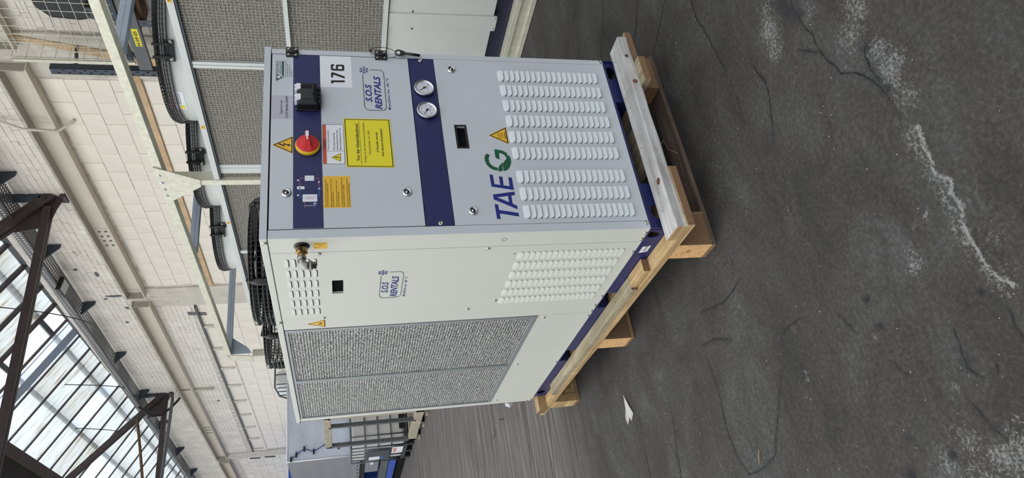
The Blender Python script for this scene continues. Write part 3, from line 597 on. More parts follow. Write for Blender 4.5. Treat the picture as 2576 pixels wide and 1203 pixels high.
# amber multilingual sticker
am = sticker('pump_notice_sticker', FF, .1105, 1.0400, .2375, 1.1265, M_sorg, dU)
b = MB(); L = ['Prima di mettere in moto la pompa assicurarsi', "che il circuito sia stato riempito d'acqua.", '', 'Before starting the pump, check that the circuit', 'has been filled with water.', '', "Avant de demarrer la pompe s'assurer que le", "circuit a ete charge d'eau.", '', 'Vor Inbetriebnahme der Kaltwasserpumpe ist der', 'Kreislauf mit Kuhlmedium zu befullen.', '', 'Antes de poner en marcha la bomba, asegurarse', 'de que el circuito se ha llenado de agua.']
para(b, FF, L, .1140, 1.1215, .119, .0042, .00575, .0021, bold=.014); build(b, 'lettering', M_ink, am)
# big yellow sheet (slightly crooked)
b = MB(); yq = [(.2745, 1.0490), (.4878, 1.0525), (.4868, .8900), (.2712, .8882)]
inn = lambda m1: [(yq[0][0] + m1, yq[0][1] - m1), (yq[1][0] - m1, yq[1][1] - m1), (yq[2][0] - m1, yq[2][1] + m1), (yq[3][0] + m1, yq[3][1] + m1)]
b.prism(FF, yq, dU + .0004, dU + .0009); ys = build(b, 'yellow_notice', M_syel, ch)
b = MB(); b.prism(FF, inn(.0030), .0024, .0026, 0, [inn(.0058)]); yo = .0018
text(b, FF, 'Vor der Inbetriebnahme!', .3005, 1.0028, .4640, 1.0145, .0026, bold=.022)
b.prism(FF, [(.2847, .9983), (.4746, 1.0006), (.4746, .9994), (.2847, .9970)], .0024, .0026)
text(b, FF, 'Anlage an das Stromnetz anschließen', .2924, .9790, .4715, .9885, .0026, bold=.004); text(b, FF, 'Hauptschalter auf „EIN“', .3271, .9625, .4367, .9720, .0026, bold=.004)
text(b, FF, '6 Stunden warten', .3379, .9375, .4269, .9455, .0026, bold=.024); text(b, FF, 'erst danach einschalten!', .3206, .9205, .4428, .9288, .0026, bold=.024); build(b, 'lettering', M_ink, ys)
# rental company logo (front and side)
def logo(fr, A0, A1, B0, B1, d):      # green rounded frame A0..A1 x B0..B1
    w_, h_ = A1 - A0, B1 - B0; P = lambda u, v: (A0 + u * w_, B0 + v * h_)
    b = MB(); pts = []
    path = [P(.985, .62), P(.985, .18)] + [P(.93 + .055 * math.sin(q), .13 - .13 * math.cos(q) + .0) for q in [PI / 2 * (1 - k / 6) for k in range(7)]]
    path = [P(1, .62), P(1, .20)] + [P(.90 + .10 * math.cos(q), .20 - .20 * math.sin(q)) for q in [PI / 2 * k / 6 for k in range(1, 7)]] + [P(.10 - .10 * math.sin(q), .20 - .20 * math.cos(q)) for q in [PI / 2 * k / 6 for k in range(7)]] + [P(.10 - .10 * math.cos(q), .80 + .20 * math.sin(q)) for q in [PI / 2 * k / 6 for k in range(7)]] + [P(.87, 1)]
    b.tube([fr.p(a, c, d) for a, c in path], .0012, 5); lg = build(b, 'logo_frame', M_dgreen, ch)
    b = MB(); text(b, fr, 'S.O.S', *P(.20, .62), *P(.63, .93), d + .0002, bold=.03, shear=.25); build(b, 'logo_lettering', M_navy, lg); b = MB(); text(b, fr, 'RENTALS', *P(.03, .18), *P(.84, .51), d + .0002, bold=.03, shear=.25)
    build(b, 'logo_lettering', M_navy, lg); b = MB(); text(b, fr, 'Mietkälte bis -80 °C', *P(.02, -.21), *P(.80, -.08), d + .0002, bold=.02, spacing=1.25)
    build(b, 'logo_lettering', M_navy, lg); b = MB(); cx_, cy_ = P(.985, .93); R_ = w_ * .085
    for k in range(6):
        q = PI / 3 * k; e = lambda r, t=0: fr.p(cx_ + R_ * (r * math.cos(q) - t * math.sin(q)), cy_ + R_ * (r * math.sin(q) + t * math.cos(q)), d + .0004)
        b.tube([e(0), e(1)], R_ * .045, 4)
        for r_ in (.5, .75):
            for sg in (-1, 1): b.tube([e(r_), e(r_ + .25, sg * .28)], R_ * .04, 4)
    build(b, 'snowflake', M_navy, lg)
logo(FF, .5278, .7255, .8985, .9760, .0018)
logo(FS, -.4543, -.2497, .8590, .9385, .0006)
# TAE + leaf G
for pl_q, ho_q in (([(.2404, .5579), (.2381, .5458), (.1978, .5450), (.1945, .5249), (.2316, .5247), (.2296, .5118), (.1921, .5129), (.1884, .4918), (.2271, .4908), (.2254, .4780), (.1720, .4785), (.1880, .5574)], []),
                   ([(.1541, .5570), (.1652, .4782), (.1509, .4779), (.1487, .4919), (.1154, .4927), (.1051, .4779), (.0909, .4784), (.1340, .5573)], [[(.1423, .5440), (.1471, .5040), (.1210, .5043)]]),
                   ([(.1146, .5569), (.1120, .5449), (.0895, .5446), (.0759, .4774), (.0610, .4780), (.0755, .5441), (.0518, .5446), (.0542, .5570)], [])):
    b = MB(); b.prism(FF, pl_q, .0015, .0019, 0, ho_q); build(b, 'maker_letter', M_navy, lower)
b = MB()
b.prism(FF, [(.3331, .5557), (.3259, .5440), (.3160, .5490), (.3062, .5508), (.2940, .5505), (.2835, .5460), (.2740, .5360), (.2689, .5227), (.2567, .5258), (.2595, .5370), (.2642, .5460), (.2730, .5550), (.2836, .5619), (.2980, .5655), (.3128, .5659), (.3240, .5620)], .0015, .0019)
b.prism(FF, [(.3506, .5243), (.3515, .5160), (.3497, .5068), (.3470, .4970), (.3424, .4888), (.3375, .4820), (.3308, .4783), (.3110, .4840), (.3200, .4865), (.3275, .4911), (.3330, .5000), (.3358, .5089), (.3055, .5106), (.3144, .5250)], .0015, .0019)
b.prism(FF, [(.3275, .4769), (.3180, .4815), (.3090, .4850), (.3000, .4930), (.2931, .4976), (.2840, .5020), (.2737, .5036), (.2544, .5030), (.2570, .4940), (.2623, .4849), (.2740, .4770), (.2865, .4716), (.2980, .4690), (.3094, .4689), (.3190, .4710)], .0015, .0019)
b.prism(FF, [(.2539, .5236), (.2673, .5216), (.2760, .5170), (.2834, .5112), (.2895, .5050), (.2914, .5000), (.2737, .5056), (.2560, .5056), (.2535, .5140)], .0016, .0020)
build(b, 'maker_leaf_emblem', M_green, lower)
# process diagram on the navy band
b = MB(); dz = .0021
tb = lambda m_, pts, r: m_.tube([FF.p(x, z, dz) for x, z in pts], r, 4)
tb(b, [(.1968, 1.2), (.2298, 1.2), (.2298, 1.185)], .0011); tb(b, [(.2298, 1.155), (.2298, 1.14), (.196, 1.14)], .0011); tb(b, [(.1363, 1.1854), (.1108, 1.1854)], .0010); dg = build(b, 'process_diagram', M_pink, ch)
b = MB(); tb(b, [(.1844, 1.2), (.1534, 1.2), (.1534, 1.1923)], .0012); tb(b, [(.1835, 1.14), (.1534, 1.14), (.1534, 1.1466)], .0012); tb(b, [(.1357, 1.1535), (.1127, 1.1535)], .001)
tb(b, [(.1534, 1.1923)] + [(.1534 + (.004 if k % 2 else -.004), 1.182 - .0035 * k) for k in range(8)] + [(.1534, 1.148)], .0008); build(b, 'diagram_cold_line', M_lblue, dg)
b = MB(); b.rect(FF, .136, 1.1466, .1646, 1.1922, .0021, .00225); build(b, 'diagram_tank', M_swhite, dg)
b = MB(); tb(b, [(.1475 + (.003 if k % 2 else -.003), 1.182 - .0035 * k) for k in range(9)], .0007); build(b, 'diagram_warm_line', M_sred, dg)
b = MB(); b.rect(FF, .2192, 1.1555, .24, 1.1848, .0021, .0024); b.rect(FF, .1857, 1.186, .1968, 1.2095, .0021, .0024); 
for (x, z) in [(.2215, 1.2065), (.2138, 1.1400), (.1620, 1.2065)]: b.rect(FF, x - .0028, z - .0028, x + .0028, z + .0028, .0021, .0024)
b.prism(FF, [(.1855, 1.1435), (.1855, 1.1350), (.192, 1.1393)], .0021, .0024); b.prism(FF, oval(.1275, 1.1535, .0046, .0046, 14), .0021, .0024); tb(b, [(.1205, 1.1535), (.1205, 1.185)], .0007)
wv = build(b, 'diagram_symbol', M_swhite, dg)
b = MB(); tb(b, [(.2298, 1.185)] + [(.2298 + (.004 if k % 2 else -.004), 1.181 - .0032 * k) for k in range(7)] + [(.2298, 1.155)], .0006); b.prism(FF, [(.1245, 1.1565), (.1245, 1.1505), (.131, 1.1535)], .0024, .0026); b.rect(FF, .1888, 1.1985, .1928, 1.2035, .0024, .0026)
for (x, z) in [(.235, 1.209), (.184, 1.176), (.174, 1.152), (.147, 1.2085), (.1345, 1.198), (.1215, 1.137), (.12, 1.131)]:
    for q_ in range(3): b.rect(FF, x - .008 + .004 * q_, z - .002, x - .0052 + .004 * q_, z + .0014, .0021, .0022)
build(b, 'diagram_text', M_ink, dg)
#PART3
# --- side of the chiller
b = MB(); b.rect(FS, -.0918, .0, -.0013, H - .002, -.012, 0.0002); p1 = build(b, 'side_post', M_white, ch, .0008)
b = MB(); b.prism(FS, [(-.6105, 0), (-.0932, 0), (-.0932, H - .002), (-.6105, H - .002)], -.012, .0004, 0, [[(-.4010, 1.0697), (-.2965, 1.0697), (-.2965, 1.1085), (-.4010, 1.1085)]]); p2 = build(b, 'side_access_panel', M_white, ch)
b = MB(); b.rect(FS, -.4010, 1.0697, -.2965, 1.1085, -.0098, -.009); build(b, 'recessed_window', mat('recess_shade_black', (5, 5, 6), .9, spec=.1), p2)  # near-black sheet paints the darkness inside the recess
b = MB(); b.prism(FS, [(-.7075, 0), (-.6120, 0), (-.6120, H - .002), (-.7075, H - .002)], -.012, 0); p3 = build(b, 'side_stile', M_white, ch, .0012)
b = MB(); b.prism(FS, [(-D, 0), (-.7085, 0), (-.7085, .2480), (-D, .2480)], -.012, 0); b.rect(FS, -D, .248, -1.893, H - .002, -.012, 0); p4 = build(b, 'side_lower_panel', M_white, ch)
def dup_loc(b_, name, mats, parent, pts):
    s0 = build(b_, name, mats, parent, at=(0, 0, 0)); bl = s0.location.copy()
    for i, p in enumerate(pts):
        o = s0 if i == 0 else clone(s0, (0, 0, 0), parent); o.location = bl + Vector(p)
pts = [(-.0004, .1665 + .0735 * c, .4495 - .02165 * k) for c in range(6) for k in range(19)]
dup_loc(louvre_mesh(FS, .055, .0195, .0045, .0010), 'louvre', [M_white, M_mortar], p2, pts)
pts = [(-.0004, .1616 + .0762 * c, 1.2530 - .0222 * k) for c in range(6) for k in range(5)]
dup_loc(louvre_mesh(FS, .055, .0125, .0020, .0034), 'vent_louvre', [M_white, M_ink], p2, pts)
# filter frames
for (y0, y1) in ((.7095, 1.310), (1.310, 1.891)):
    b = MB(); a0, a1 = -y1 + .001, -y0 - .001
    b.prism(FS, [(a0, .2495), (a1, .2495), (a1, 1.2965), (a0, 1.2965)], -.010, .002, 0, [[(a0 + .013, .2695), (a1 - .02, .2695), (a1 - .02, 1.2865), (a0 + .013, 1.2865)]])
    ff = build(b, 'filter_frame', M_alu, ch)
    b = MB(); b.rect(FS, a0 + .012, .2690, a1 - .019, 1.2870, -.008, -.003); build(b, 'filter_mesh', M_filter, ff)
b = MB(); b.rect(FS, -.7095, .2495, -.7060, 1.2965, -.010, -.001); build(b, 'filter_gap', M_ink, ch)
for (y, z) in [(.1046, .5766), (.5298, .4739), (.5977, .5768), (.1656, .0088), (.5434, .0094), (.1019, 1.1463), (.6055, 1.1446)]: screw(FS, -y, z, p2, .007, .0004)
for (y, z) in [(.031, .0086), (.0734, .0077)]: screw(FS, -y, z, p1)
for (y, z) in [(.6319, .0122), (.688, .0105)]: screw(FS, -y, z, p3, .007)
for (y, z) in [(.7315, .2177), (.7401, .0104), (1.299, .2176), (1.3053, .0106), (1.8693, .2178), (1.91, .012), (1.925, .03)]: screw(FS, -y, z, p4, .007)
b = MB(); b.torus(FS.p(-.0475, .5297, .0003), (-1, 0, 0), .009, .0007, 20, 5); b.lathe(FS.p(-.1483, .4732, .0004), (-1, 0, 0), [(.0028, 0), (.0028, .0008), (0, .0008)], 10); build(b, 'punched_mark', M_ink, p1)
tri_sticker(FS, -.6590, 1.1395, .0704, .0718, .0, 'hand', p3)
ps = sticker('pipe_sticker', FS, -.0695, 1.119, -.0300, 1.1625, M_sorg, 0, p1)
b = MB(); b.tube([FS.p(-.0385 - .0012 * (k % 2), 1.156 - .0026 * k, .0006) for k in range(9)], .0005, 4); b.tube([FS.p(-.060, 1.160, .0006), FS.p(-.063, 1.150, .0006), FS.p(-.048, 1.138, .0006), FS.p(-.034, 1.130, .0006), FS.p(-.038, 1.124, .0006)], .0005, 4); build(b, 'pipe_diagram', M_ink, ps)
bl = MB(); bl.prism(FS, [(-.1705, -.0510), (-.1260, -.0510), (-.1340, -.0205), (-.1790, -.0205)], 0, .0005); bs = build(bl, 'barcode_label', M_swhite, ch)
b = MB()
for k in range(16): b.rect(FS, -.168 + k * .0024 + .002, -.044, -.168 + k * .0024 + .002 + (.0006 if k % 3 else .0013), -.032, .0005, .0007)
b.rect(FS, -.165, -.029, -.147, -.0275, .0005, .0007); build(b, 'barcode', M_ink, bs)
# water connection with brass union and stainless elbow
vy, vz = .0482, 1.1984
KS = lambda vs: [Vector((0, vy, vz)) + (v - Vector((0, vy, vz))) * .68 for v in vs]
b = MB(); b.lathe((0, vy, vz), (-1, 0, 0), [(.036, 0), (.036, .004), (.030, .007), (.024, .009), (.018, .006), (0, .004)], 28); b.v = KS(b.v); vv = build(b, 'pipe_grommet', M_black, ch)
b = MB(); b.lathe((0, vy, vz), (-1, 0, 0), [(.015, 0), (.016, .012), (.024, .014)], 24); b.lathe((-.013, vy, vz), (-1, 0, 0), [(.026, 0), (.028, .004), (.028, .026), (.024, .030)], 6, smooth=False); b.lathe((-.043, vy, vz), (-1, 0, 0), [(.018, 0), (.018, .020), (.015, .026)], 20)
b.lathe((-.028, vy - .026, vz + .004), (0, -1, 0), [(.010, 0), (.010, .002), (0, .002)], 12, 1)
b.v = KS(b.v); build(b, 'brass_union', [M_brass, M_ink], ch, .0008)
b = MB(); b.lathe((-.060, vy, vz), (-1, 0, 0), [(.020, 0), (.0215, .002), (.0215, .014), (.0185, .017)], 24)
arc = [(-.074, vy, vz)] + [(-.086 - .020 * math.sin(q), vy, vz - .020 * (1 - math.cos(q))) for q in [PI / 2 * k / 6 for k in range(7)]] + [(-.106, vy, vz - .040)]
b.tube(arc, .0185, 20); b.lathe((-.106, vy, vz - .036), (0, 0, -1), [(.0205, 0), (.0215, .002), (.0215, .012), (.0165, .013), (.0165, .030), (.0145, .030), (.0140, .004), (0, .004)], 24); b.v = KS(b.v); build(b, 'stainless_elbow', M_steel, ch)
# lid
b = MB(); b.box(-.001, .0004, H + .0005, W + .0085, D + .017, H + .0229); lid = build(b, 'lid', M_white, ch, .002)
b = MB(); b.rect(FF, -.001, H + .0006, W + .0085, H + .0229, -.0003, .0016); build(b, 'lid_front_edge', M_grey, lid)
for y in (.0237, .6294, 1.9482): screw(FS, -y, 1.3085, lid, .008, .001)
# fans with guards on the lid
def chiller_fan(cx, cy, R):
    z0 = H + .0229
    b = MB(); b.lathe((cx, cy, z0), (0, 0, 1), [(R - .03, 0), (R - .045, .012), (R - .04, .035), (R - .05, .035), (R - .06, .012), (R - .05, 0)], 48); fn = build(b, 'fan', M_black, ch)
    b = MB(); hr = .006
    for z, r_ in ((.012, R), (.028, R), (.044, R + .001), (.060, R + .002), (.080, R + .001), (.100, R - .002)): b.torus((cx, cy, z0 + z), (0, 0, 1), r_, .0032, 56, 6)
    for r_ in np.arange(.07, R, .0145): b.torus((cx, cy, z0 + .112), (0, 0, 1), float(r_), .0019, 40, 4)
    for k in range(76):
        q = 2 * PI * k / 76; c, s = math.cos(q), math.sin(q)
        b.tube([(cx + c * R, cy + s * R, z0 + .002), (cx + c * R, cy + s * R, z0 + .06), (cx + c * (R - .005), cy + s * (R - .005), z0 + .100), (cx + c * (R - .022), cy + s * (R - .022), z0 + .113), (cx + c * .07, cy + s * .07, z0 + .115)], .0018, 4)
    build(b, 'guard_basket', M_blackm, fn)
    b = MB()
    for k in range(4):
        q = PI / 4 + PI / 2 * k; c, s = math.cos(q), math.sin(q)
        b.tube([(cx + c * (R + .006), cy + s * (R + .006), z0), (cx + c * (R + .006), cy + s * (R + .006), z0 + .10), (cx + c * (R - .012), cy + s * (R - .012), z0 + .120), (cx + c * .05, cy + s * .05, z0 + .122)], .0055, 8)
        b.lathe((cx + c * (R + .004), cy + s * (R + .004), z0 + .03), (0, 0, 1), [(.012, 0), (.016, .01), (.016, .05), (.010, .07)], 10)
    build(b, 'guard_strut', M_black, fn)
    b = MB(); b.lathe((cx, cy, z0 - .02), (0, 0, 1), [(.08, 0), (.08, .07), (.075, .085), (.04, .09), (0, .09)], 28)
    for k in range(7):
        q = 2 * PI * k / 7; P = lambda r, t, z: (cx + r * math.cos(q + t), cy + r * math.sin(q + t), z0 + z)
        b.add([P(.07, -.25, .045), P(R - .06, -.28, .012), P(R - .055, .22, .045), P(.07, .3, .06)], [(0, 1, 2, 3)])
    build(b, 'fan_rotor', M_blackm, fn)
chiller_fan(.41, .885, .275); chiller_fan(.41, 1.455, .262)
# key on a cable tie
key = thing('panel_key', 'black ring-headed panel key dangling from a cable tie at the lower hinge', 'key', (.80, -.012, .865))
b = MB(); kc = Vector((.8084, -.012, .8345)); b.torus(kc, (0, 1, 0), .0135, .0030, 28, 8)
b.prism(Fr(kc, (1, 0, 0), (0, 0, 1), (0, -1, 0)), [(-.0145, -.004), (.0145, -.004), (.0120, -.0115), (.0050, -.0235), (-.0050, -.0235), (-.0120, -.0115)], -.0026, .0026)
build(b, 'key_head', M_black, key, .0006); b = MB(); b.tube([kc + Vector((-.0005, 0, -.018)), kc + Vector((-.0105, 0, -.079))], .0052, 10); build(b, 'key_shank', M_black, key)
tie = MB(); tp = []
for k in range(28):
    q = 2 * PI * k / 28; tp.append((.8070 + .0262 * math.cos(q) * (1 - .12 * math.sin(q)) + .004 * math.sin(q), -.0125 - .002 * math.sin(q), .8935 + .0485 * math.sin(q)))
tie.tube(tp, .0011, 6, closed=True, caps=False); tie.box(.810, -.0165, .937, .818, -.010, .946); tie.tube([(.814, -.013, .943), (.824, -.015, .9445), (.852, -.015, .944)], .0010, 5)
tag(build(tie, 'cable_tie', M_black), 'thin black cable tie looped through the lower hinge of the chiller', 'cable tie')
# small crumpled film at far lower corner
b = MB(); b.add([(0.004, 1.945, .155), (-.012, 1.965, .15), (-.02, 1.975, .12), (-.004, 1.985, .105), (.012, 1.97, .10), (.01, 1.95, .12), (-.008, 1.955, .128)], [(0, 1, 6), (1, 2, 6), (2, 3, 6), (3, 4, 6), (4, 5, 6), (5, 0, 6)])
tag(build(b, 'plastic_film_scrap', M_swhite), 'crumpled scrap of clear film stuck to the far lower corner of the chiller', 'scrap')

# ================================================================== PALLET
FLZ = -ZO
pal = thing('wooden_pallet', 'raw pine and chipboard-block pallet under the light grey chiller', 'pallet', (.4, .95, FLZ))
M_endg = mat('end_grain_block_shade', (124, 96, 70), .9, 0, .25, 120, .6, 200, bdist=.0015)
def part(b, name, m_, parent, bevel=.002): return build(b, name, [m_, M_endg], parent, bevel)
zt, zb = -.0745, -.1035
def plank(x0, y0, z0, x1, y1, z1, n=10, amp=.0012, axis=1):
    b = MB(); vs = []
    for i in range(n + 1):
        t = i / n; j = [(random.random() - .5) * 2 * amp for _ in range(4)]
        if axis == 1: y = y0 + (y1 - y0) * t; vs += [(x0 + j[0], y, z0 + j[1]), (x1 + j[2], y, z0 + j[1]), (x1 + j[2], y, z1 + j[3] * .4), (x0 + j[0], y, z1 + j[3] * .4)]
        else: x = x0 + (x1 - x0) * t; vs += [(x, y0 + j[0], z0 + j[1]), (x, y1 + j[2], z0 + j[1]), (x, y1 + j[2], z1 + j[3] * .4), (x, y0 + j[0], z1 + j[3] * .4)]
    fs = [(4 * i + k, 4 * i + (k + 1) % 4, 4 * i + 4 + (k + 1) % 4, 4 * i + 4 + k) for i in range(n) for k in range(4)] + [(3, 2, 1, 0), tuple(4 * n + k for k in range(4))]
    b.add(vs, fs); b.mi[-1] = b.mi[-2] = 1; return b
o = part(plank(-.062, -.118, zb, .19, 2.05, zt - .0002, 24), 'deck_board', M_wY, pal)
part(plank(.30, .03, zb, .50, 2.04, zt - .0006, 12), 'deck_board', M_wYg, pal)
part(plank(.583, -.148, zb, .7005, 2.04, zt - .0006, 12), 'deck_board', M_wYg, pal)
part(plank(.7035, -.107, zb, .876, 2.04, zt - .0004, 12), 'deck_board', M_wYg, pal)
for (y0, y1) in ((.027, .125), (.893, 1.003), (1.815, 1.925)):
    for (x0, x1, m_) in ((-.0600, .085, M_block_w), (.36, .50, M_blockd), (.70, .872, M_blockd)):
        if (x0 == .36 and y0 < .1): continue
        b = MB(); b.box(x0, y0, -.2415, x1, y1, zb - .0008); b.mi[2] = 1  # front face in darker brown; its weaker light put into colour
        if y0 > 1.8 and x0 < 0:                      # split solid-wood block
            b = MB(); b.box(x0, y0, -.2415, -.012, y1, zb - .0008); b.box(-.010, y0 + .002, -.2415, x1, y1, zb - .0008); m_ = M_wY
        if x0 < 0 and y0 < .1:
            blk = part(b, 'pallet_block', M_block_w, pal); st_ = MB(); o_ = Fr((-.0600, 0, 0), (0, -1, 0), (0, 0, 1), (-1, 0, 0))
            st_.prism(o_, [(-.080, -.170), (-.066, -.170), (-.066, -.155), (-.080, -.155)], 0, .0005, 0, [[(-.079, -.169), (-.067, -.169), (-.067, -.156), (-.079, -.156)]]); text(st_, o_, 'IPPC', -.0785, -.166, -.0675, -.159, .0005)
            st_.tube([o_.p(-.092, -.150, .0004), o_.p(-.084, -.138, .0004), o_.p(-.076, -.150, .0004), o_.p(-.092, -.150, .0004)], .0006, 4); build(st_, 'burnt_stamp', M_rust, blk)
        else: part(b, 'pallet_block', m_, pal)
    part(plank(-.0602, y0 + .0 , FLZ + .0006, .884, y1, -.2425, 10, .001, 0), 'runner_board', M_wXd if y0 < .5 else M_wX, pal)
build(plank(-.064, -.113, zt + .0002, .8405, -.072 + .055, -.0355, 14, .0012, 0), 'front_batten', [M_wXg, M_wY], pal, .002)
part(plank(-.055, .226, zt + .0004, -.0012, .368, -.0462, 4, .0006), 'side_batten', M_wY, pal); part(plank(-.0615, .370, zt + .0004, -.0016, 1.665, -.0478, 16, .0014), 'side_batten', M_wYg, pal)
part(plank(-.079, 1.884, zt + .0004, .84, 1.955, -.0260, 8, .001, 0), 'rear_batten', M_wX, pal)
kn_ = MB(); kn_.lathe((.145, -.085, -.0352), (0, 0, 1), [(.013, 0), (.012, .0006), (.006, .0008), (0, .0006)], 14); kn_.lathe((.60, -.1140, -.052), (0, -1, 0), [(.010, 0), (.009, .0008), (0, .0008)], 12); kn_.lathe((.735, -.1140, -.05), (0, -1, 0), [(.008, 0), (.007, .0008), (0, .0008)], 12); build(kn_, 'wood_knot', M_rust, pal)
nl = MB()
for (x, y) in [(.04, -.05), (.11, -.06), (.33, -.04), (.52, -.05), (.62, -.05), (.70, -.06), (.77, -.04)]: nl.lathe((x, y, -.0352), (0, 0, 1), [(.0022, 0), (.0022, .0006), (0, .0006)], 8)
for (x, y) in [(-.03, .17), (-.035, .31), (-.03, .55), (-.035, .9), (-.03, 1.3), (-.035, 1.6)]: nl.lathe((x, y, zt + (.027 if y > .22 else 0)), (0, 0, 1), [(.0022, 0), (.0022, .0006), (0, .0006)], 8)
build(nl, 'nail_heads', M_ink, pal, kind='stuff')
# sawdust and chips on the base flange
b = MB()
for k in range(170):
    if k < 90: x, y = .045 + random.random() * .14, -.009 + .013 * random.random()
    else: x, y = .70 + random.random() * .09, -.009 + random.random() * .013
    s_ = .0008 + .0022 * random.random(); q = random.random() * 6; z = zt + .0004 + random.random() * .006
    b.add([(x + s_ * math.cos(q + t), y + s_ * .7 * math.sin(q + t), z + s_ * .6 * (t > 3)) for t in (0, 1.8, 3.4, 4.9)], [(0, 1, 2, 3)])
tag(build(b, 'sawdust', M_wY, kind='stuff'), 'pale sawdust and bits spilled between the front batten and the navy base', 'sawdust')
# litter on the floor
b = MB(); cp = [(-.243, 1.172), (-.303, 1.142), (-.355, 1.109), (-.381, 1.148), (-.358, 1.158), (-.383, 1.201), (-.351, 1.212), (-.312, 1.185)]
b.prism(Fr((0, 0, 0), (1, 0, 0), (0, 1, 0), (0, 0, 1)), cp, FLZ + .0035, FLZ + .0062)
tag(build(b, 'wood_splinter', M_wXg), 'pale flat splinter of wood lying on the bare floor by the pallet', 'splinter')
b = MB(); b.tube([(-.767, .179, FLZ + .004), (-.787, .191, FLZ + .005), (-.807, .203, FLZ + .004)], [.0009, .0013, .0007], 5); tag(build(b, 'straw', M_wY), 'thin dry straw lying alone on the dark floor in the foreground', 'straw')
b = MB(); b.tube([(.33, -.03, -.11), (.40, .0, -.16), (.385, .04, -.2), (.36, .03, -.225)], .0009, 4); b.tube([(.06, .02, -.13), (.03, -.05, -.19), (.05, .0, -.235)], .0008, 4); tag(build(b, 'dry_stalk', M_wY), 'dry stalk caught between the front batten and the pallet runner', 'stalk')
b = MB()
for k in range(420):
    x, y = random.uniform(-1.2, 1.2), random.uniform(-1.3, 2.0)
    if -.1 < x < .95 and -.15 < y < 2.1: continue
    s_ = random.uniform(.0006, .0020); q = random.random() * 6; z = FLZ + .002
    b.add([(x + s_ * math.cos(q + t) * random.uniform(.6, 1.6), y + s_ * math.sin(q + t), z) for t in (0, 2.1, 4.2)] + [(x, y, z + s_)], [(0, 1, 3), (1, 2, 3), (2, 0, 3)])
tag(build(b, 'floor_grit', M_mortar, kind='stuff'), 'pale grit and crumbs scattered over the dark floor', 'grit')
#PART4
# ================================================================== HALL: wall_right (x = 5)
XW = 5.0
def sl(y): return .016 * max(0, y - 7)
FWl = Fr((XW, 0, 0), (0, -1, 0), (0, 0, 1), (-1, 0, 0))
b = MB(); b.box(XW, -2, FLZ, XW + .35, 34, 5.72); wall = build(b, 'wall_right', M_mortar, kind='structure')
blkmesh = {}
def brick_at(y0, y1, z0, z1, th=.009, m_=None, name='block'):
    key_ = (round(y1 - y0, 3), round(z1 - z0, 3), th)
    if key_ not in blkmesh:
        b = MB(); w2, h2, e = (y1 - y0) / 2, (z1 - z0) / 2, .002
        b.hexa([(.002, -w2, -h2), (.002, w2, -h2), (.002, w2, h2), (.002, -w2, h2)], [(-th, -w2 + e, -h2 + e), (-th, w2 - e, -h2 + e), (-th, w2 - e, h2 - e), (-th, -w2 + e, h2 - e)])
        blkmesh[key_] = b.mesh('block', m_ or M_block)
    o = bpy.data.objects.new(name, blkmesh[key_]); COL.objects.link(o); o.parent = wall
    o.location = (XW + random.uniform(-.003, .003), (y0 + y1) / 2, (z0 + z1) / 2 + ZO); return o
def courses(y0, y1, z0, z1, L, h, gap=.009, m_=None):
    z = z1; r = 0
    while z - h > z0 - .01:
        y = y0 - (L / 2 if r % 2 else 0)
        while y < y1:
            a, c = max(y, y0), min(y + L, y1)
            if c - a > .06: brick_at(a + gap / 2, c - gap / 2, z - h + gap / 2, z - gap / 2, m_=m_)
            y += L
        z -= h; r += 1
courses(4.68, 9.80, 3.30, 4.235, .392, .2345, .005)
courses(4.68, 9.80, 2.35, 3.18, .392, .21, .005)
courses(10.62, 21.0, 2.2, 3.27, .56, .30, .006)
def brick_field(y0, y1, z0, z1, L, h, d, m_, name):
    b = MB(); z = z0; r = 0
    while z < z1 - h * .5:
        y = y0 - random.random() * L
        while y < y1:
            a, c = max(y, y0), min(y + L, y1)
            if c - a > .03:
                dd = d + random.uniform(-.003, .004); zz = sl((a + c) / 2) if z0 > 3.5 else 0; j = random.uniform(-.003, .003)
                b.hexa([(XW + .001, a, z + .002 + zz), (XW + .001, c - .004, z + .002 + zz), (XW + .001, c - .004, z + h - .002 + zz), (XW + .001, a, z + h - .002 + zz)],
                       [(XW - dd, a + .003, z + .004 + zz + j), (XW - dd, c - .007, z + .004 + zz), (XW - dd, c - .007, z + h - .004 + zz), (XW - dd, a + .003, z + h - .004 + zz + j)])
            y += L
        z += h; r += 1
    o = build(b, name, m_, wall, kind='stuff'); return o
brick_field(-2, 34, 4.66, 5.70, .27, .083, .007, M_brick, 'small_bricks')
brick_field(10.62, 21.1, 3.66, 4.20, .27, .083, .006, M_brick, 'small_bricks')
brick_field(-2, 3.95, 2.6, 4.2, .27, .083, .010, M_brick, 'small_bricks')
brick_field(21.9, 33, 1.0, 4.2, .6, .25, .010, M_brick, 'small_bricks')
# pilasters, ledge, niches
for i, (y0, y1) in enumerate(((3.98, 4.62), (9.86, 10.55), (21.15, 21.8))):
    b = MB(); n = 14; vs = []
    zs = [FLZ + (4.60 - FLZ + sl(y0)) * k / n for k in range(n + 1)]
    for z in zs:
        j1, j2 = random.uniform(-.02, .02), random.uniform(-.02, .02); vs += [(XW - .03, y0 + j1, z), (XW - .03, y1 + j2, z), (XW + .01, y1 + j2, z), (XW + .01, y0 + j1, z)]
    b.add(vs, [(4 * i_ + k, 4 * i_ + (k + 1) % 4, 4 * i_ + 4 + (k + 1) % 4, 4 * i_ + 4 + k) for i_ in range(n) for k in range(4)]); build(b, 'pilaster', M_conc, wall)
M_tan = mat('tan_ledge', (204, 174, 138), .85, 0, .2, 4)
b = MB(); b.box(XW - .035, 4.3, 3.19, XW, 9.84, 3.285); build(b, 'ledge', M_tan, wall)
